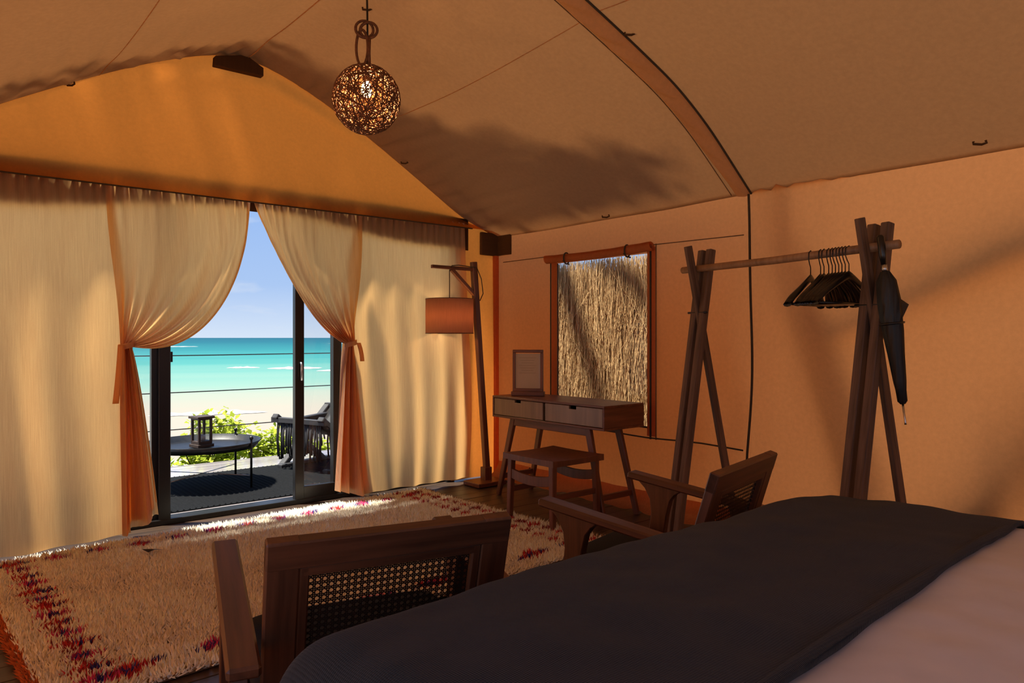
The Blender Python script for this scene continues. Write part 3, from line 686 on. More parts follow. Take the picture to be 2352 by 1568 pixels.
# ================================================================== RUG
def rug():
    th_ = R(2.6); L, W = 2.96, 2.03
    root = thing('shag_rug', 'cream shag rug with pink and red tufted border', 'rug', (1.76, 3.87, 0), th_)
    rounded_pts = [(-L / 2, -W / 2), (L / 2, -W / 2), (L / 2, W / 2), (-L / 2, W / 2)]
    prism(root, 'backing', rounded_pts, 2, .002, .012, M['rug_back'], bev=.002)
    sp_ = .0105
    gx, gy = np.meshgrid(np.arange(-L / 2, L / 2, sp_), np.arange(-W / 2, W / 2, sp_)); gx = gx.ravel(); gy = gy.ravel(); n = len(gx)
    gx = gx + NPR.uniform(-.006, .006, n); gy = gy + NPR.uniform(-.006, .006, n)
    a = gx + L / 2; b = gy + W / 2
    base = np.array((.88, .79, .63)); col = base[None] * (1 + NPR.normal(0, .13, n))[:, None]
    fld = np.array([mnoise.noise(Vector((x * 2.2, y * 2.2, 1))) + .6 * mnoise.noise(Vector((x * 8, y * 5, 4))) for x, y in zip(gx, gy)])
    col *= np.clip(1 - .22 * np.clip(fld, -.4, 1), .6, 1.2)[:, None]
    def paint(mask, c, jit=.22):
        k = mask.sum(); col[mask] = np.array(c)[None] * (1 + NPR.normal(0, jit, k))[:, None]
    pink, red, dred, blue, purple, orange, lilac = (.52, .04, .13), (.46, .035, .04), (.26, .022, .025), (.045, .035, .16), (.16, .03, .16), (.42, .10, .03), (.40, .28, .32)
    wob = .007 * np.sin(a * 31) + .006 * np.sin(b * 41 + a * 17) + NPR.normal(0, .007, n)
    def diamond(ca, cb, ra, rb): return (np.abs(a - ca + wob * .6) / ra + np.abs(b - cb + wob) / rb) < 1
    for i in range(13):                                    # far edge, small pink flowers with blue flecks
        ca = .16 + i * .215
        paint(diamond(ca, W - .15, .085, .055), lilac); paint(diamond(ca, W - .15, .068, .042), pink if i % 3 else red)
        paint(diamond(ca - .045, W - .15, .028, .02) | diamond(ca + .05, W - .145, .024, .02), purple if i % 2 else blue)
    for i in range(8):                                     # near edge, larger ones
        ca = .30 + i * .345
        paint(diamond(ca, .14, .135, .060), pink if i % 2 else red); paint(diamond(ca - .02, .14, .045, .024) | diamond(ca + .1, .15, .05, .026) | diamond(ca - .1, .135, .04, .02), blue)
    m1 = (a < .028); paint(m1, orange)                      # left selvedge
    for i in range(14):                                    # left band of red motifs
        cb = .13 + i * .135
        paint(diamond(.20, cb, .095, .046), red if i % 2 else pink); paint(diamond(.20 + .03 * (i % 2), cb, .04, .03), blue)
        paint(diamond(.17, cb + .066, .05, .014), dred)
    for i in range(16):                                    # right bands of dark red patches
        cb = .12 + i * .12
        paint(diamond(L - .13, cb, .06, .045), dred if i % 2 else red); paint(diamond(L - .27, cb + .06, .055, .04), red if i % 3 else dred)
    paint((a > L - .03), (.33, .19, .10))
    h = NPR.uniform(.022, .042, n); lean = NPR.normal(0, .012, (n, 2))
    fl2 = np.array([mnoise.noise(Vector((x * 14, y * 14, 9))) for x, y in zip(gx, gy)])
    lean[:, 0] += .016 * fl2; lean[:, 1] += .012 * np.roll(fl2, 37)
    edge = np.minimum(np.minimum(a, L - a), np.minimum(b, W - b)); ek = np.clip(1 - edge / .03, 0, 1)
    lean[:, 1] += np.where(b > W - .03, .03, 0) * ek - np.where(b < .03, .025, 0) * ek; lean[:, 0] += np.where(a > L - .03, .02, 0) * ek - np.where(a < .03, .02, 0) * ek
    h *= (1 - .45 * np.clip(fld, 0, 1)) * (1 - .4 * ek)
    rr = NPR.uniform(.0055, .0085, n); ph = NPR.uniform(0, 6.28, n)
    V = np.zeros((n, 5, 3)); 
    for k in range(3):
        an = ph + k * 2.094; V[:, k, 0] = gx + rr * np.cos(an); V[:, k, 1] = gy + rr * np.sin(an); V[:, k, 2] = .010
    V[:, 3, 0] = gx + lean[:, 0]; V[:, 3, 1] = gy + lean[:, 1]; V[:, 3, 2] = .01 + h
    V = V[:, :4]
    bi = np.arange(n) * 4
    F = np.concatenate([np.stack([bi + k, bi + (k + 1) % 3, bi + 3], 1) for k in range(3)])
    cols = np.repeat(np.clip(col, .005, .9)[:, None, :], 4, 1)
    o = color_mesh('pile', V.reshape(-1, 3), F, cols.reshape(-1, 3), M['shag'], root); o['kind'] = 'stuff'
rug()
dl = mesh_obj('dry_leaf', [(0, 0, 0), (.03, .012, .012), (.065, .005, .004), (.03, -.010, .012), (.085, -.004, 0), (-.03, .02, .02)], [(0, 1, 3), (1, 2, 3), (2, 4, 3), (0, 5, 1)], M['brown_leaf'], None, False, (1.02, 4.40, .045))
tag(dl, 'small dark curled scrap lying on the shag rug', 'leaf')

# ================================================================== ARMCHAIRS
def cane_panel(parent, xh, zl, zh, yofs, fn):
    """open hexagonal cane weave between frame rails: fn(x, t) -> point on the reclined back"""
    V = []; F = []
    p = .0158; w = .0016
    def strip(a, b, ww, off):
        A = Vector(fn(*a)); B = Vector(fn(*b)); d = (B - A); s = d.cross(Vector((0, .93, .3))).normalized() * ww; o = Vector((0, off, 0)); k = len(V)
        V.extend([A - s + o, A + s + o, B + s + o, B - s + o, A - s + o + Vector((0, .0016, 0)), A + s + o + Vector((0, .0016, 0)), B + s + o + Vector((0, .0016, 0)), B - s + o + Vector((0, .0016, 0))])
        F.extend([(k, k + 1, k + 2, k + 3), (k + 7, k + 6, k + 5, k + 4), (k, k + 4, k + 5, k + 1), (k + 2, k + 6, k + 7, k + 3)])
    H = zh - zl; nx = int(2 * xh / p); nz_ = int(H / p)
    for i in range(nx + 1):
        x = -xh + 2 * xh * i / nx
        for dx in (-.0022, .0022): strip((x + dx, zl), (x + dx, zh), w * .75, 0)
    for j in range(nz_ + 1):
        z = zl + H * j / nz_
        for dz in (-.0022, .0022): strip((-xh, z + dz), (xh, z + dz), w * .75, -.001)
    # diagonals
    for sgn in (1, -1):
        for i in range(-nz_ - 1, nx + nz_ + 1):
            x0 = -xh + 2 * xh * (i + .5) / nx; 
            xa, za, xb, zb = (x0, zl, x0 + sgn * H, zh)
            ts = [0, 1]
            t0, t1 = 0., 1.
            for lim in (-xh, xh):
                pass
            if sgn > 0: t0 = max(0, (-xh - xa) / H); t1 = min(1, (xh - xa) / H)
            else: t0 = max(0, (xa - xh) / H); t1 = min(1, (xa + xh) / H)
            if t1 - t0 < .02: continue
            strip((lerp(xa, xb, t0), lerp(za, zb, t0)), (lerp(xa, xb, t1), lerp(za, zb, t1)), w * .62, .0015 * sgn)
    o = mesh_obj('cane_weave', V, F, M['cane'], parent); o['kind'] = 'stuff'; return o
def armchair(label, loc, rz):
    t = thing('armchair', label, 'armchair', loc, rz, 'armchairs at the foot of the bed')
    W = M['wood']
    TILT = .30; TOPZ = .80
    def bp(x, s, o=0): return (x, TILT * (TOPZ - s) - o * .95 , s - o * TILT)   # point on the back plane; o>0 is towards the rear
    BH = .297
    back = bpy.data.objects.new('backrest', None)
    n_up = (0, -.957, -.287)
    bk = beam(t, 'backrest', bp(-BH, .765), bp(BH, .765), .036, .07, W, up=(0, -.287, .957))
    bk.name = 'backrest'
    def sub(nm, p0, p1, w_, d_, up, mat=W):
        o = beam(None, nm, p0, p1, w_, d_, mat, up=up); o.parent = t; return o
    for s in (-1, 1):
        sub('back_stile', bp(s * (BH - .0375), .80), bp(s * (BH - .0375), .33), .075, .034, n_up)
        sub('back_lip', bp(s * (BH - .086), .735, .004), bp(s * (BH - .086), .40, .004), .024, .022, n_up)
    sub('back_rail', bp(-BH + .07, .37), bp(BH - .07, .37), .034, .08, (0, -.287, .957))
    sub('back_lip', bp(-BH + .08, .722, .004), bp(BH - .08, .722, .004), .022, .028, (0, -.287, .957))
    cane_panel(t, BH - .096, .405, .712, 0, lambda x, z: bp(x, z, -.002))
    for s in (-1, 1):
        x = s * .345
        beam(t, 'armrest', (x, -.05, .535), (x, .665, .627), .072, .030, W, (0, 0, 1), .007)
        leg = [(.625, .612), (.585, .575), (.560, .53), (.553, .47), (.61, .0), (.555, .0), (.478, .47), (.463, .53), (.44, .56), (.40, .585)]
        prism(t, 'leg', leg, 0, x - .02, x + .02, W)
        prism(t, 'leg', [(.115, .545), (.185, .555), (.02, 0), (-.04, 0)], 0, x - .02, x + .02, W)
        beam(t, 'side_rail', (s * .318, .02, .235), (s * .318, .56, .285), .03, .06, W)
    beam(t, 'seat_rail', (-.33, .545, .28), (.33, .545, .28), .03, .06, W); beam(t, 'seat_rail', (-.33, .10, .24), (.33, .10, .24), .03, .06, W)
    for k in range(5):
        y = .17 + k * .085; beam(t, 'seat_slat', (-.30, y, .25 + (y - .1) * .1), (.30, y, .25 + (y - .1) * .1), .045, .014, W)
    c = rounded(t, 'seat_cushion', (0, .365, .352), (.60, .55, .095), .035, M['cushion'], dome=.02); c.rotation_euler = (R(6), 0, 0)
    return t
armchair('wooden cane-back armchair nearest the camera, left of the bed blanket', (.887, 1.49, 0), R(-15))
armchair('wooden cane-back armchair by the clothes rack, charcoal seat cushion showing', (2.33, 1.455, 0), R(12))

# ================================================================== BED
BX0, BX1, BY0, BY1, BZ = .53, 2.52, -.85, 1.27, .72
bed = thing('bed', 'large bed covered in white linen in the foreground', 'bed', ((BX0 + BX1) / 2, (BY0 + BY1) / 2, 0))
hw, hl = (BX1 - BX0) / 2, (BY1 - BY0) / 2
bx(bed, 'bed_base', (0, 0, .20), (2 * hw - .12, 2 * hl - .12, .24), M['wood'], .01)
for sx in (-1, 1):
    for sy in (-1, 1): bx(bed, 'leg', (sx * (hw - .15), sy * (hl - .15), .04), (.07, .07, .08), M['wood'], .005)
rounded(bed, 'mattress', (0, 0, .46), (2 * hw - .08, 2 * hl - .08, .30), .06, M['sheet'])
def edge_prof(s, a, b, hang, r):
    """arc-length s along a cross section from a to b with rounded shoulders and hanging sides; returns coordinate, drop"""
    q = r * math.pi / 2; flat = b - a - 2 * r; h = hang - r
    if s < 0: s = 0
    if s < h: return a, r + h - s
    s -= h
    if s < q: t = s / r; return a + r - r * math.cos(t), r - r * math.sin(t)
    s -= q
    if s < flat: return a + r + s, 0
    s -= flat
    if s < q: t = s / r; return b - r + r * math.sin(t), r - r * math.cos(t)
    s -= q
    return b, r + s
def bed_cloth(name, parent, mat, off, y0, hx0, hx1, hy, nu, nv, wr_=0., lift=0., skew=0.):
    ax, bx_, by = BX0 - off, BX1 + off, BY1 + off; r = .095
    q = r * math.pi / 2 
    Lx = (bx_ - ax - 2 * r) + 2 * q + (hx0 - r) + (hx1 - r)
    Ly = (by - y0 - r) + q + (hy - r)
    def fn(u, v):
        s = Lx * u; x, dx = edge_prof(s + (0), ax, bx_, hx0, r) if hx0 == hx1 else edge_prof2(s, ax, bx_, hx0, hx1, r)
        t = Ly * v; fl_ = by - y0 - r
        if t < fl_: ys_ = y0 + skew * (x - 1.04); y, dy = lerp(ys_, by - r, t / fl_), 0
        elif t < fl_ + q: a = (t - fl_) / r; y, dy = by - r + r * math.sin(a), r - r * math.cos(a)
        else: y, dy = by, r + t - fl_ - q
        d = math.sqrt(dx * dx + dy * dy) if dx * dy > 0 else dx + dy
        cr = .025 * abs((x - 1.5) / 1.0) ** 3.5 + .02 * max(0, (y - .9) / .4) ** 2
        z = BZ + off - d - (cr if d < .2 else cr)
        hh = sm(.05, .25, d)
        x2 = x + .012 * hh * math.sin(y * 17 + 2) * (1 if dx > .05 else 0); y2 = y + .010 * hh * math.sin(x * 15) * (1 if dy > .05 else 0)
        z += wr_ * (.006 * nz3(x * 3, y * 5, 3) + .003 * nz3(x * 9, y * 9, 5))
        z += lift * math.exp(-((v) / .03) ** 2)
        return (x2 - parent.location.x, y2 - parent.location.y, z)
    return grid(name, fn, nu, nv, mat, parent)
def edge_prof2(s, a, b, h0, h1, r): return edge_prof(s, a, b, h0, r)
bed_cloth('bed_linen', bed, M['sheet'], .0, BY0 + .05, .42, .42, .42, 150, 110, 1.6)
# pillows would lie behind the camera; the throw covers the foot of the bed
blk = thing('blanket', 'charcoal ribbed knit throw laid across the foot of the bed', 'blanket', (1.5, .95, 0))
bc = bed_cloth('throw', blk, M['blanket'], .016, .565, .115, .40, .42, 190, 120, 1.8, skew=.055)
so = bc.modifiers.new('thickness', 'SOLIDIFY'); so.thickness = .010; so.offset = 0
# rolled hem along the upper edge of the throw
grid('hem', lambda u, v: (lerp(BX0 + .06, BX1 - .06, u) - 1.5, .565 + .055 * (lerp(BX0 + .06, BX1 - .06, u) - 1.04) - .95 + .028 * v, BZ + .016 + .006 * math.sin(math.pi * v) + .004 - .035 * abs((lerp(BX0 + .06, BX1 - .06, u) - 1.5)) ** 3.5 + .0), 80, 5, M['blanket'], blk)
# ================================================================== DESK, STOOL, FRAME
def desk():
    x0, x1, y0, y1, z0, z1 = 3.555, 3.965, 3.29, 4.495, .622, .79
    t = thing('writing_desk', 'dark wooden writing desk with two drawers under the tent window', 'desk', ((x0 + x1) / 2, (y0 + y1) / 2, 0))
    ox, oy = (x0 + x1) / 2, (y0 + y1) / 2; W = M['wood_red']; hx, hy = (x1 - x0) / 2, (y1 - y0) / 2
    bx(t, 'desk_top', (0, 0, z1 - .008), (2 * hx, 2 * hy, .016), W, .002); bx(t, 'bottom_panel', (0, 0, z0 + .008), (2 * hx, 2 * hy, .016), W, .002)
    for s in (-1, 1): bx(t, 'side_panel', (0, s * (hy - .008), (z0 + z1) / 2), (2 * hx, .016, z1 - z0 - .032), W, .002)
    bx(t, 'divider', (.01, .0, (z0 + z1) / 2), (2 * hx - .03, .016, z1 - z0 - .032), W, .002); bx(t, 'back_panel', (hx - .01, 0, (z0 + z1) / 2), (.012, 2 * hy - .03, z1 - z0 - .032), W, .002)
    for s in (-1, 1):
        a, b = (.012, hy - .020) if s > 0 else (-hy + .020, -.012); za, zb = z0 + .020, z1 - .020; c = (a + b) / 2
        f = prism(t, 'drawer', [(a, za), (b, za), (b, zb), (c + .035, zb), (c + .035, zb - .022), (c - .035, zb - .022), (c - .035, zb), (a, zb)], 0, -hx + .004, -hx + .022, M['drawer'], bev=.0015)
        bx(t, 'drawer_box', (-.02, c, (za + zb) / 2 - .012), (.30, abs(b - a) - .03, zb - za - .03), M['wood_lantern'], .001)
    for s in (-1, 1):     # splayed trestle legs
        ya, yb_ = s * (hy - .20), s * (hy - .035)
        for xx, sx in ((-hx + .055, -1), (hx - .055, 1)):
            beam(t, 'leg', (xx, ya, z0), (xx - sx * .0 + sx * .02, yb_, 0), .052, .034, W, (1, 0, 0), .004, .040, .028)
        bx(t, 'leg_stretcher', (0, s * (hy - .075), .155), (2 * hx - .11, .022, .04), W, .003)
    for xx in (-hx + .055, hx - .055): bx(t, 'apron', (xx, 0, z0 - .028), (.026, 2 * hy - .36, .056), W, .003)
    return t
desk()
def stool():
    t = thing('wooden_stool', 'brown wooden stool with a dished seat tucked under the desk', 'stool', (3.345, 3.565, 0), 0)
    W = M['wood_red']; hx, hy = .235, .25
    def seat(u, v):
        x, y = (u - .5) * 2 * hx, (v - .5) * 2 * hy; return (x, y, .462 - .012 * (1 - (2 * u - 1) ** 2) * (1 - .4 * (2 * v - 1) ** 2) + .004 * (2 * v - 1) ** 2)
    V = []; F = []; n = 14
    for j in range(n + 1):
        for i in range(n + 1): V.append(seat(i / n, j / n))
    N = len(V)
    V += [(x, y, .425) for x, y, z in V[:N]]
    for j in range(n):
        for i in range(n):
            a = j * (n + 1) + i; F.append((a, a + 1, a + n + 2, a + n + 1)); F.append((N + a, N + a + n + 1, N + a + n + 2, N + a + 1))
    ring = [i for i in range(n + 1)] + [j * (n + 1) + n for j in range(1, n + 1)] + [n * (n + 1) + i for i in range(n - 1, -1, -1)] + [j * (n + 1) for j in range(n - 1, 0, -1)]
    for k in range(len(ring)): a, b = ring[k], ring[(k + 1) % len(ring)]; F.append((b, a, N + a, N + b))
    mesh_obj('seat', V, F, W, t)
    for sx in (-1, 1):
        for sy in (-1, 1): beam(t, 'leg', (sx * (hx - .04), sy * (hy - .045), .43), (sx * (hx - .03), sy * (hy - .035), 0), .042, .042, W, (1, 0, 0), .004, .034, .034)
    for sx in (-1, 1):     # curved rails between the legs
        P = [(y, .36 - .022 * (1 - (y / (hy - .06)) ** 2)) for y in np.linspace(-hy + .055, hy - .055, 11)]
        Q = [(y, .285 + .022 * -(1 - (y / (hy - .06)) ** 2) + .01) for y in np.linspace(hy - .055, -hy + .055, 11)]
        prism(t, 'curved_rail', P + Q, 0, sx * (hx - .035) - .011, sx * (hx - .035) + .011, W, bev=.002)
    for sy in (-1, 1): bx(t, 'stretcher', (0, sy * (hy - .04), .22), (2 * hx - .08, .022, .035), W, .003)
stool()
def picture():
    t = thing('picture_frame', 'small wooden stand frame with a printed sheet on the desk', 'picture frame', (3.735, 4.27, .79), R(-52))
    W = M['wood_red']; w_, h_ = .115, .335
    bx(t, 'stand', (0, 0, .018), (.262, .07, .036), W, .004); bx(t, 'frame_bar', (0, 0, .047), (.245, .028, .026), W, .003); bx(t, 'frame_bar', (0, 0, h_ + .017), (.245, .026, .024), W, .003)
    for s in (-1, 1): bx(t, 'frame_bar', (s * .111, 0, .19), (.023, .026, .30), W, .003)
    p = bx(t, 'paper', (0, 0, .195), (.205, .006, .278), M['paper'], 0)
    for k in range(7): bx(t, 'print_line', (-.004, -.0036, .30 - k * .020), (.135 - .02 * (k % 3), .0008, .003), M['ink'], 0)
    bx(t, 'glazing', (0, -.008, .195), (.205, .002, .278), M['glass_clear'], 0)
picture()

# ================================================================== CLOTHES RACK
RA, RB = Vector((3.66, 2.73, 1.665)), Vector((3.365, 1.345, 1.665)); RD = (RB - RA).normalized(); RN = Vector((-RD.y, RD.x, 0))
if RN.x < 0: RN = -RN                                     # RN points to the side wall
def rack():
    mid = (RA + RB) / 2; base = Vector((mid.x, mid.y, 0))
    t = thing('clothes_rack', 'weathered timber clothes rack with two tripod legs and a pale rail', 'clothes rack', base)
    tube(t, 'rail', [RA - base, RA * .5 + RB * .5 - base + Vector((0, 0, -.006)), RB - base], .0205, M['wood_pale'], 12)
    for k, c in enumerate((RA + RD * .13, RB - RD * .14)):
        c = Vector((c.x, c.y, 0)) - base; zc = 1.665
        # two legs on the room side lean outwards to the wall at the top, the third crosses between them
        for s in (-1, 1):
            off = RD * (s * .035)
            p0 = c + off - RN * .20; p1 = c + off + RN * .075 + Vector((0, 0, zc + .115))
            beam(t, 'leg', p0 + Vector((0, 0, .0)), p1, .044, .044, M['wood_rack'], RD, .004)
        p0 = c + RN * .33; p1 = c - RN * .075 + Vector((0, 0, zc + .13))
        beam(t, 'leg', p0, p1, .048, .026, M['wood_rack'], RD, .003)
        bolt = c + Vector((0, 0, 1.40))
        tube(t, 'bolt', [bolt - RD * .08 - RN * .0, bolt + RD * .08 - RN * .0], .007, M['black_metal'], 8)
rack()
def hanger(s, tilt, label):
    p = RA + RD * s
    t = thing('clothes_hanger', label, 'hanger', (p.x, p.y, 1.66), math.atan2(RN.y, RN.x) + tilt, 'black hangers on the clothes rail')
    hk = [(.0, 0, -.105), (.0, 0, -.06), (-.012, 0, -.043), (-.026, 0, -.015), (-.022, 0, .014), (0, 0, .026), (.020, 0, .017), (.026, 0, -.002)]
    tube(t, 'hook', hk, .0026, M['black_metal'], 6)
    # broad curved shoulders
    V = []; F = []; n = 22
    for i in range(n + 1):
        q = -1 + 2 * i / n; a = abs(q); x = .20 * q; zc = -.112 - .125 * a ** 1.15 - .012 * sm(.85, 1, a); hh = lerp(.030, .017, a) ; ww = lerp(.010, .024, sm(.2, 1, a)); yb_ = .03 * a * a
        for k in range(8):
            an = 2 * math.pi * k / 8; V.append((x, yb_ + ww * math.cos(an) * .9, zc + hh * math.sin(an) * .7))
    for i in range(n):
        for k in range(8): k2 = (k + 1) % 8; F.append((i * 8 + k, i * 8 + k2, (i + 1) * 8 + k2, (i + 1) * 8 + k))
    F += [tuple(range(8)), tuple(n * 8 + k for k in reversed(range(8)))]
    mesh_obj('shoulders', V, F, M['black_gloss'], t, True)
    tube(t, 'trouser_bar', [(-.172, .024, -.245), (.172, .024, -.245)], .0065, M['black_gloss'], 8)
    return t
_hs = [(.946, R(17), 'black hanger hanging apart at the left end of the row')]
_ord = ['second', 'third', 'fourth', 'fifth', 'sixth', 'seventh', 'eighth', 'ninth']
for i, s in enumerate((1.005, 1.025, 1.052, 1.072, 1.090, 1.108, 1.126, 1.144)): _hs.append((s, R(15 - 1.6 * i) + RND.uniform(-.06, .06), 'black hanger on the pale rail, %s from the left of the row' % _ord[i]))
_hs.append((1.164, R(-3), 'black hanger at the right end of the row, open trouser bar showing'))
for h in _hs: hanger(*h)
def umbrella():
    c = RB - RD * .06
    top = c - RN * .045 + Vector((0, 0, .045)); 
    t = thing('umbrella', 'folded black umbrella hanging from the right end of the clothes rack', 'umbrella', top)
    t.rotation_euler = (0, 0, math.atan2(RN.y, RN.x)); t.scale = (.87, .87, .87)
    d = Vector((.085, -.085, -.99)).normalized(); P = lambda s, x=0, y=0: d * s + Vector((x, y, 0))
    tube(t, 'handle', [P(0), P(.012), P(.10), P(.16)], [.012, .019, .018, .013], M['black_gloss'], 12)
    tube(t, 'collar', [P(.155), P(.195)], .014, M['steel'], 12)
    V = []; F = []; n = 24; st_ = [(.19, .020), (.24, .040), (.34, .048), (.42, .050), (.50, .043), (.62, .034), (.76, .027), (.86, .020), (.875, .012)]
    x_ = d.orthogonal().normalized(); y_ = d.cross(x_)
    for i, (s, r) in enumerate(st_):
        for k in range(n):
            a = 2 * math.pi * k / n + s * 2.2; rr = r * (1 + .20 * math.cos(8 * a) * (1 if i < 8 else 0)); V.append(P(s) + (x_ * math.cos(a) + y_ * math.sin(a)) * rr)
    for i in range(len(st_) - 1):
        for k in range(n): k2 = (k + 1) % n; F.append((i * n + k, i * n + k2, (i + 1) * n + k2, (i + 1) * n + k))
    mesh_obj('canopy', V, F, M['umbrella'], t, True)
    mesh_obj('canopy_flap', [P(.33, .03, -.01), P(.36, .115, -.03), P(.45, .045, -.02), P(.31, .055, .0), P(.35, .09, .02), P(.43, .04, .02)], [(0, 1, 2), (3, 4, 5), (0, 3, 1), (1, 3, 4), (1, 4, 2), (2, 4, 5)], M['umbrella'], t)
    tube(t, 'wrap_strap', [P(.46) + (x_ * math.cos(a) + y_ * math.sin(a)) * .056 for a in np.linspace(0, 6.28, 17)[:-1]], .006, M['black_gloss'], 6, True)
    tube(t, 'tip', [P(.87), P(.97), P(.98)], [.006, .005, .0065], M['steel'], 8)
umbrella()

# ================================================================== LAMPS
def pendant():
    cx, cy, cz, r0 = XR, 3.305, 2.47, .168
    t = thing('pendant_lamp', 'glowing woven rattan globe lamp hanging from the tent ridge', 'lamp', (cx, cy, cz))
    V = []; F = []
    for i in range(190):
        ax = Vector((NPR.normal(), NPR.normal(), NPR.normal() * .8)).normalized(); u = ax.orthogonal().normalized(); v = ax.cross(u)
        off = NPR.uniform(-.55, .55) * r0; rr = math.sqrt(r0 * r0 - off * off) ; r1 = NPR.uniform(.985, 1.02); ph = NPR.uniform(0, 6.28); wv = NPR.uniform(.0, .02)
        path = []
        for k in range(30):
            a = 2 * math.pi * k / 30; p = (u * math.cos(a) + v * math.sin(a)) * rr + ax * (off + wv * math.sin(2 * a + ph)); p = p.normalized() * r0 * (r1 + .012 * math.sin(3 * a + ph)); p.z *= 1.02; path.append(p)
        tube_geo(path, NPR.uniform(.0015, .0027), 4, True, V, F)
    o = mesh_obj('globe', V, F, M['rattan'], t); o['kind'] = 'stuff'
    # rattan loops knotted above the globe
    def loop(c, rx, rz, tilt, th_): return [Vector((c[0] + rx * math.cos(a) * math.cos(tilt) , c[1] + rx * math.cos(a) * math.sin(tilt), c[2] + rz * math.sin(a))) for a in np.linspace(0, 2 * math.pi, 22)[:-1]]
    ang = R(50.1 - 90)
    for c, rx, rz, dx in (((-.022, 0, .265), .030, .092, .0), ((.012, 0, .355), .044, .040, 0.), ((-.010, 0, .36), .045, .043, .3)):
        cc = (c[0] * math.cos(ang), c[0] * math.sin(ang), c[2]); tube(t, 'rattan_loop', loop(cc, rx, rz, ang + dx, 0), .0075, M['rattan'], 6, True)
    tube(t, 'rattan_stalk', [(.012, -.01, .16), (.01, -.008, .24), (.012, -.01, .32)], .009, M['rattan'], 6)
    tube(t, 'flex', [(.006, 0, .10), (.006, 0, .4), (0, 0, roof_z(cx, cy) - cz - .01)], .0055, M['black_metal'], 8)
    bx(t, 'lamp_holder', (0, 0, .125), (.034, .034, .07), M['black_metal'], .006)
    lathe(t, 'bulb', [(.0, -.06), (.018, -.055), (.028, -.035), (.026, -.01), (.013, .02), (.0, .022)], M['bulb'], 16, (0, 0, .07))
    ld = bpy.data.lights.new('pendant_light', 'POINT'); ld.energy = 8.5; ld.color = (1, .56, .22); ld.shadow_soft_size = .03
    lo = bpy.data.objects.new('pendant_light', ld); link(lo, t); lo.location = (0, 0, -.015)
pendant()
def floor_lamp():
    bx_, by_ = 3.76, 4.84
    t = thing('floor_lamp', 'leaning wooden floor lamp with a linen drum shade in the corner', 'lamp', (bx_, by_, 0)); W = M['wood_red']
    bx(t, 'base', (-.02, -.01, .022), (.30, .22, .036), W, .005); bx(t, 'base_block', (.0, 0, .09), (.075, .07, .12), W, .004)
    beam(t, 'post', (.012, 0, .04), (-.135, 0, 1.885), .05, .045, W, (0, 1, 0), .004)
    beam(t, 'arm', (-.10, 0, 1.822), (-.555, 0, 1.822), .028, .028, W, (0, 0, 1), .003)
    beam(t, 'brace', (-.36, 0, 1.81), (-.098, 0, 1.585), .030, .034, W, (0, 1, 0), .003)
    tube(t, 'flex', [(-.38, -.0, 1.57), (-.38, 0, 1.80), (-.37, -.02, 1.838), (-.30, -.02, 1.846), (-.22, -.02, 1.842), (-.12, -.028, 1.835), (-.09, -.05, 1.74), (-.075, -.055, 1.62), (-.09, -.03, 1.56)], .004, M['cord'], 6)
    lathe(t, 'shade', [(.196, -.143), (.196, .143), (.193, .143), (.193, -.143)], M['shade'], 48, (-.38, 0, 1.425), close=True)
    for z in (-.14, .14): tube(t, 'shade_ring', [(-.38 + .195 * math.cos(a), .195 * math.sin(a), 1.425 + z) for a in np.linspace(0, 2 * math.pi, 37)[:-1]], .0035, M['wood_red'], 5, True)
    for k in range(3): a = k * 2.094; tube(t, 'shade_spider', [(-.38, 0, 1.53), (-.38 + .193 * math.cos(a), .193 * math.sin(a), 1.56)], .002, M['black_metal'], 5)
    tube(t, 'lamp_holder', [(-.38, 0, 1.57), (-.38, 0, 1.47)], .016, M['black_metal'], 10)
    lathe(t, 'bulb', [(0, -.05), (.02, -.045), (.028, -.025), (.02, .01), (.012, .03)], M['bulb'], 16, (-.38, 0, 1.44))
    tube(t, 'mains_cable', [(.05, -.05, .02), (.12, -.10, .012), (.19, -.16, .05), (.26, -.22, .11), (.29, -.24, .14)], .005, M['cord'], 6)
    ld = bpy.data.lights.new('floor_lamp_light', 'POINT'); ld.energy = 1.0; ld.color = (1, .58, .28); ld.shadow_soft_size = .04
    lo = bpy.data.objects.new('floor_lamp_light', ld); link(lo, t); lo.location = (-.38, 0, 1.40)
floor_lamp()

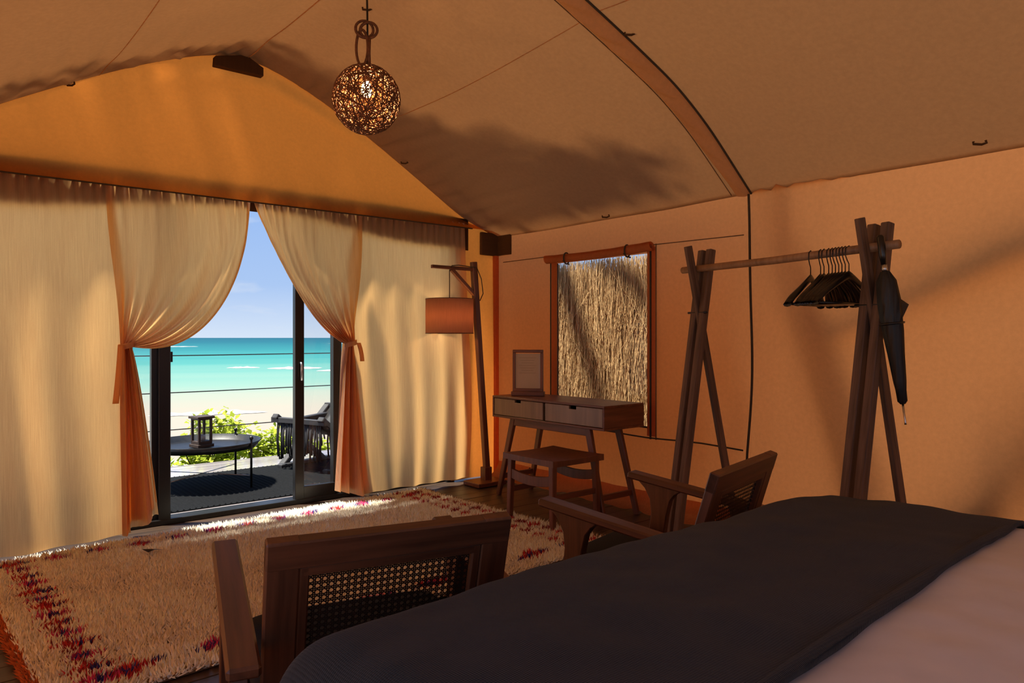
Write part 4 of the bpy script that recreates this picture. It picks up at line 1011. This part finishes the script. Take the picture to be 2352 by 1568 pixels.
# ================================================================== OUT ON THE DECK
dr = thing('deck_rug', 'dark ribbed outdoor rug lying on the deck', 'rug', (1.9, 6.26, -.02))
bx(dr, 'rug_base', (0, 0, .004), (3.0, 1.40, .008), M['deck_rug'], .001)
V = []; F = []
for k in range(70):     # low ribs running out to the sea
    x0 = -1.49 + k * .0426; b = len(V)
    V += [(x0, -.69, .008), (x0 + .011, -.69, .014), (x0 + .022, -.69, .008), (x0, .69, .008), (x0 + .011, .69, .014), (x0 + .022, .69, .008)]
    F += [(b, b + 1, b + 4, b + 3), (b + 1, b + 2, b + 5, b + 4)]
tag(mesh_obj('ribs', V, F, M['deck_rug'], dr), kind='stuff')
def tray_table():
    t = thing('tray_table', 'round black metal tray table standing on the deck rug', 'table', (1.92, 6.43, -.012))
    r = .465; z = .325
    lathe(t, 'tray', [(0, z), (r - .05, z), (r - .035, z + .004), (r - .002, z + .052), (r + .004, z + .052), (r - .03, z - .006), (0, z - .008)], M['tray'], 56)
    for k in range(4):
        a = R(45 + 90 * k - 8); x, y = (r + .0) * math.cos(a), (r + .0) * math.sin(a)
        tube(t, 'leg', [(x, y, 0), (x, y, z + .02), (x, y, z + .085)], [.010, .010, .010], M['black_metal'], 8)
        lathe(t, 'leg_knob', [(0, -.018), (.013, -.012), (.018, 0), (.013, .012), (0, .018)], M['black_metal'], 12, (x, y, z + .09))
    for k in range(2):
        a = R(45 + 90 * k - 8); tube(t, 'cross_rod', [(r * math.cos(a), r * math.sin(a), .10), (-r * math.cos(a), -r * math.sin(a), .10)], .004, M['steel'], 6)
tray_table()
def lantern():
    t = thing('lantern', 'square wooden candle lantern on the black tray', 'lantern', (1.90, 6.40, .316), R(14)); t.scale = (.88, .88, .9); W = M['wood_lantern']
    bx(t, 'base', (0, 0, .018), (.165, .165, .03), W, .003); bx(t, 'lower_frame', (0, 0, .048), (.14, .14, .03), W, .003)
    for sx in (-1, 1):
        for sy in (-1, 1): bx(t, 'post', (sx * .06, sy * .06, .165), (.022, .022, .22), W, .002)
    bx(t, 'roof', (0, 0, .285), (.175, .175, .022), W, .003); bx(t, 'upper_frame', (0, 0, .268), (.14, .14, .016), W, .002)
    for s in (-1, 1): bx(t, 'glass_pane', (s * .058, 0, .165), (.003, .10, .20), M['glass_clear'], 0); bx(t, 'glass_pane', (0, s * .058, .165), (.10, .003, .20), M['glass_clear'], 0)
    lathe(t, 'candle_cup', [(0, .0), (.028, .0), (.033, .05), (.030, .05), (.026, .006), (0, .006)], M['bulb_off'], 16, (0, 0, .064))
lantern()
def deck_chair():
    t = thing('deck_chair', 'low blackened timber chair with crossed legs and twig sides on the deck', 'chair', (3.12, 6.60, -.02), R(20)); W = M['wood_black']
    for s in (-1, 1):
        y = s * .30
        beam(t, 'crossed_leg', (-.36, y, .52), (.30, y, 0), .05, .075, W, (0, 1, 0), .006)
        beam(t, 'crossed_leg', (.40, y + .05, .56), (-.24, y + .05, 0), .05, .075, W, (0, 1, 0), .006)
        beam(t, 'arm_rail', (-.30, y, .44), (.34, y, .47), .06, .05, W, (0, 0, 1), .008)
        beam(t, 'foot_runner', (-.30, y, .02), (.36, y, .02), .07, .045, W, (0, 0, 1), .006)
        for k in range(22):
            x = -.26 + k * .026; h = RND.uniform(.22, .34)
            tube(t, 'twig', [(x, y + RND.uniform(-.01, .01), .44), (x + RND.uniform(-.015, .015), y + RND.uniform(-.02, .02), .44 - h * .5), (x + RND.uniform(-.02, .02), y, .44 - h)], RND.uniform(.006, .010), W, 5)
    beam(t, 'back_rail', (.40, -.34, .55), (.40, .38, .55), .05, .07, W); beam(t, 'front_rail', (-.33, -.34, .48), (-.33, .36, .48), .05, .05, W)
    grid('sling_seat', lambda u, v: (lerp(-.33, .39, u), lerp(-.28, .30, v), .48 + .06 * u - .18 * math.sin(math.pi * u)), 14, 6, M['umbrella'], t, thick=.02)
    for k in range(26):
        y = -.28 + k * .0225; tube(t, 'twig', [(-.335, y, .47), (-.34 + RND.uniform(-.015, .01), y + RND.uniform(-.01, .01), .30), (-.335, y, .13 + RND.uniform(-.03, .06))], RND.uniform(.006, .010), W, 5)
deck_chair()
def railing():
    t = thing('cable_railing', 'thin steel cable railing along the seaward edge of the deck', 'railing', (2.3, 7.46, 0))
    for x in (-3.2, 2.6): bx(t, 'post', (x, 0, .55), (.06, .06, 1.14), M['wood_black'], .004)
    for z in (.36, .72, 1.08): tube(t, 'cable', [(-3.2, 0, z), (0, 0, z - .006), (2.6, 0, z)], .0055, M['black_metal'], 6)
railing()
def shrub(x, y, z0, rx, rz, n, label):
    t = thing('shrub', label, 'shrub', (x, y, z0), 0, 'sunlit shrubs beyond the deck')
    V = []; F = []; Cc = []
    stems = []
    ns = 16
    for k in range(ns):
        a = RND.uniform(0, 6.28); q = RND.uniform(.1, .95); tip = Vector((rx * q * math.cos(a), rx * .6 * q * math.sin(a), rz * (1.05 - .55 * q * q) * RND.uniform(.8, 1.05))); stems.append(tip)
        tube(t, 'stem', [(0, 0, 0), tip * .5 + Vector((0, 0, .06)), tip], .007, M['stem'], 5)
    for i in range(n):
        s = stems[i % ns]; f = RND.uniform(.45, 1.03); p = s * f + Vector((RND.gauss(0, .055), RND.gauss(0, .05), RND.gauss(0, .04) + .03))
        d = Vector((RND.gauss(0, 1), RND.gauss(0, 1), RND.uniform(-.2, 1.1))).normalized(); sd_ = d.cross(Vector((RND.gauss(0, .4), RND.gauss(0, .4), 1))).normalized(); up_ = sd_.cross(d)
        L = RND.uniform(.055, .10); w_ = L * .36; b = len(V)
        V += [p, p + d * L * .45 + sd_ * w_ + up_ * .006, p + d * L - up_ * .012, p + d * L * .45 - sd_ * w_ + up_ * .006, p + d * L * .5 - up_ * .004]
        F += [(b, b + 1, b + 4), (b + 1, b + 2, b + 4), (b + 2, b + 3, b + 4), (b + 3, b, b + 4)]
        g = RND.uniform(0, 1); c = [lerp(u_, v_, g) for u_, v_ in zip((.26, .36, .03), (.62, .68, .10))]; Cc += [c] * 5
    o = color_mesh('foliage', np.array([tuple(v) for v in V]), np.array(F), np.array(Cc), M['leaf'], t); o['kind'] = 'stuff'
shrub(2.50, 8.15, -.75, .42, 1.06, 1300, 'tallest yellow-green shrub, rising right behind the lantern')
shrub(3.05, 8.05, -.75, .45, .88, 1300, 'yellow-green shrub between the tray table and the deck chair')
shrub(1.95, 8.10, -.80, .40, .70, 1000, 'low yellow-green shrub under the tray, beside the thick door post')
shrub(3.60, 8.25, -.75, .45, .86, 1200, 'yellow-green shrub half hidden by the deck chair')
shrub(2.75, 8.5, -.85, .5, 1.0, 1200, 'yellow-green shrub in back, above the right rim of the tray')

# ================================================================== SUB-PARTS: pieces that belong to one part hang under it
SUB = {'cane_weave': 'backrest', 'back_stile': 'backrest', 'back_lip': 'backrest', 'back_rail': 'backrest', 'tie_end': 'tie_band', 'shade_ring': 'shade', 'shade_spider': 'shade', 'leg_knob': 'leg',
       'bolt': 'leg', 'canopy_flap': 'canopy', 'wrap_strap': 'canopy', 'collar': 'handle', 'print_line': 'paper', 'drawer_box': 'drawer', 'bulb': 'lamp_holder', 'flap_tie': 'rolled_flap', 'flap_tie_end': 'rolled_flap',
       'sleeve_piping': 'pole_sleeve', 'sleeve_seam': 'pole_sleeve', 'handle_plate': 'door_post', 'door_handle': 'door_post', 'latch': 'door_post', 'branch': 'trunk', 'glass_pane': 'lower_frame'}
def base_name(o): return o.name.split('.')[0]
def centre(o):
    c = [Vector(k) for k in o.bound_box]; return o.matrix_basis @ (sum(c, Vector()) / 8)
for root in [o for o in list(COL.objects) if o.parent is None]:
    kids = [o for o in COL.objects if o.parent == root and o.type == 'MESH']
    for k in kids:
        pn = SUB.get(base_name(k))
        cand = [q for q in kids if pn and base_name(q) == pn]
        if not cand: continue
        c = centre(k); p = min(cand, key=lambda q: (centre(q) - c).length)
        k.parent = p; k.matrix_parent_inverse = p.matrix_basis.inverted()
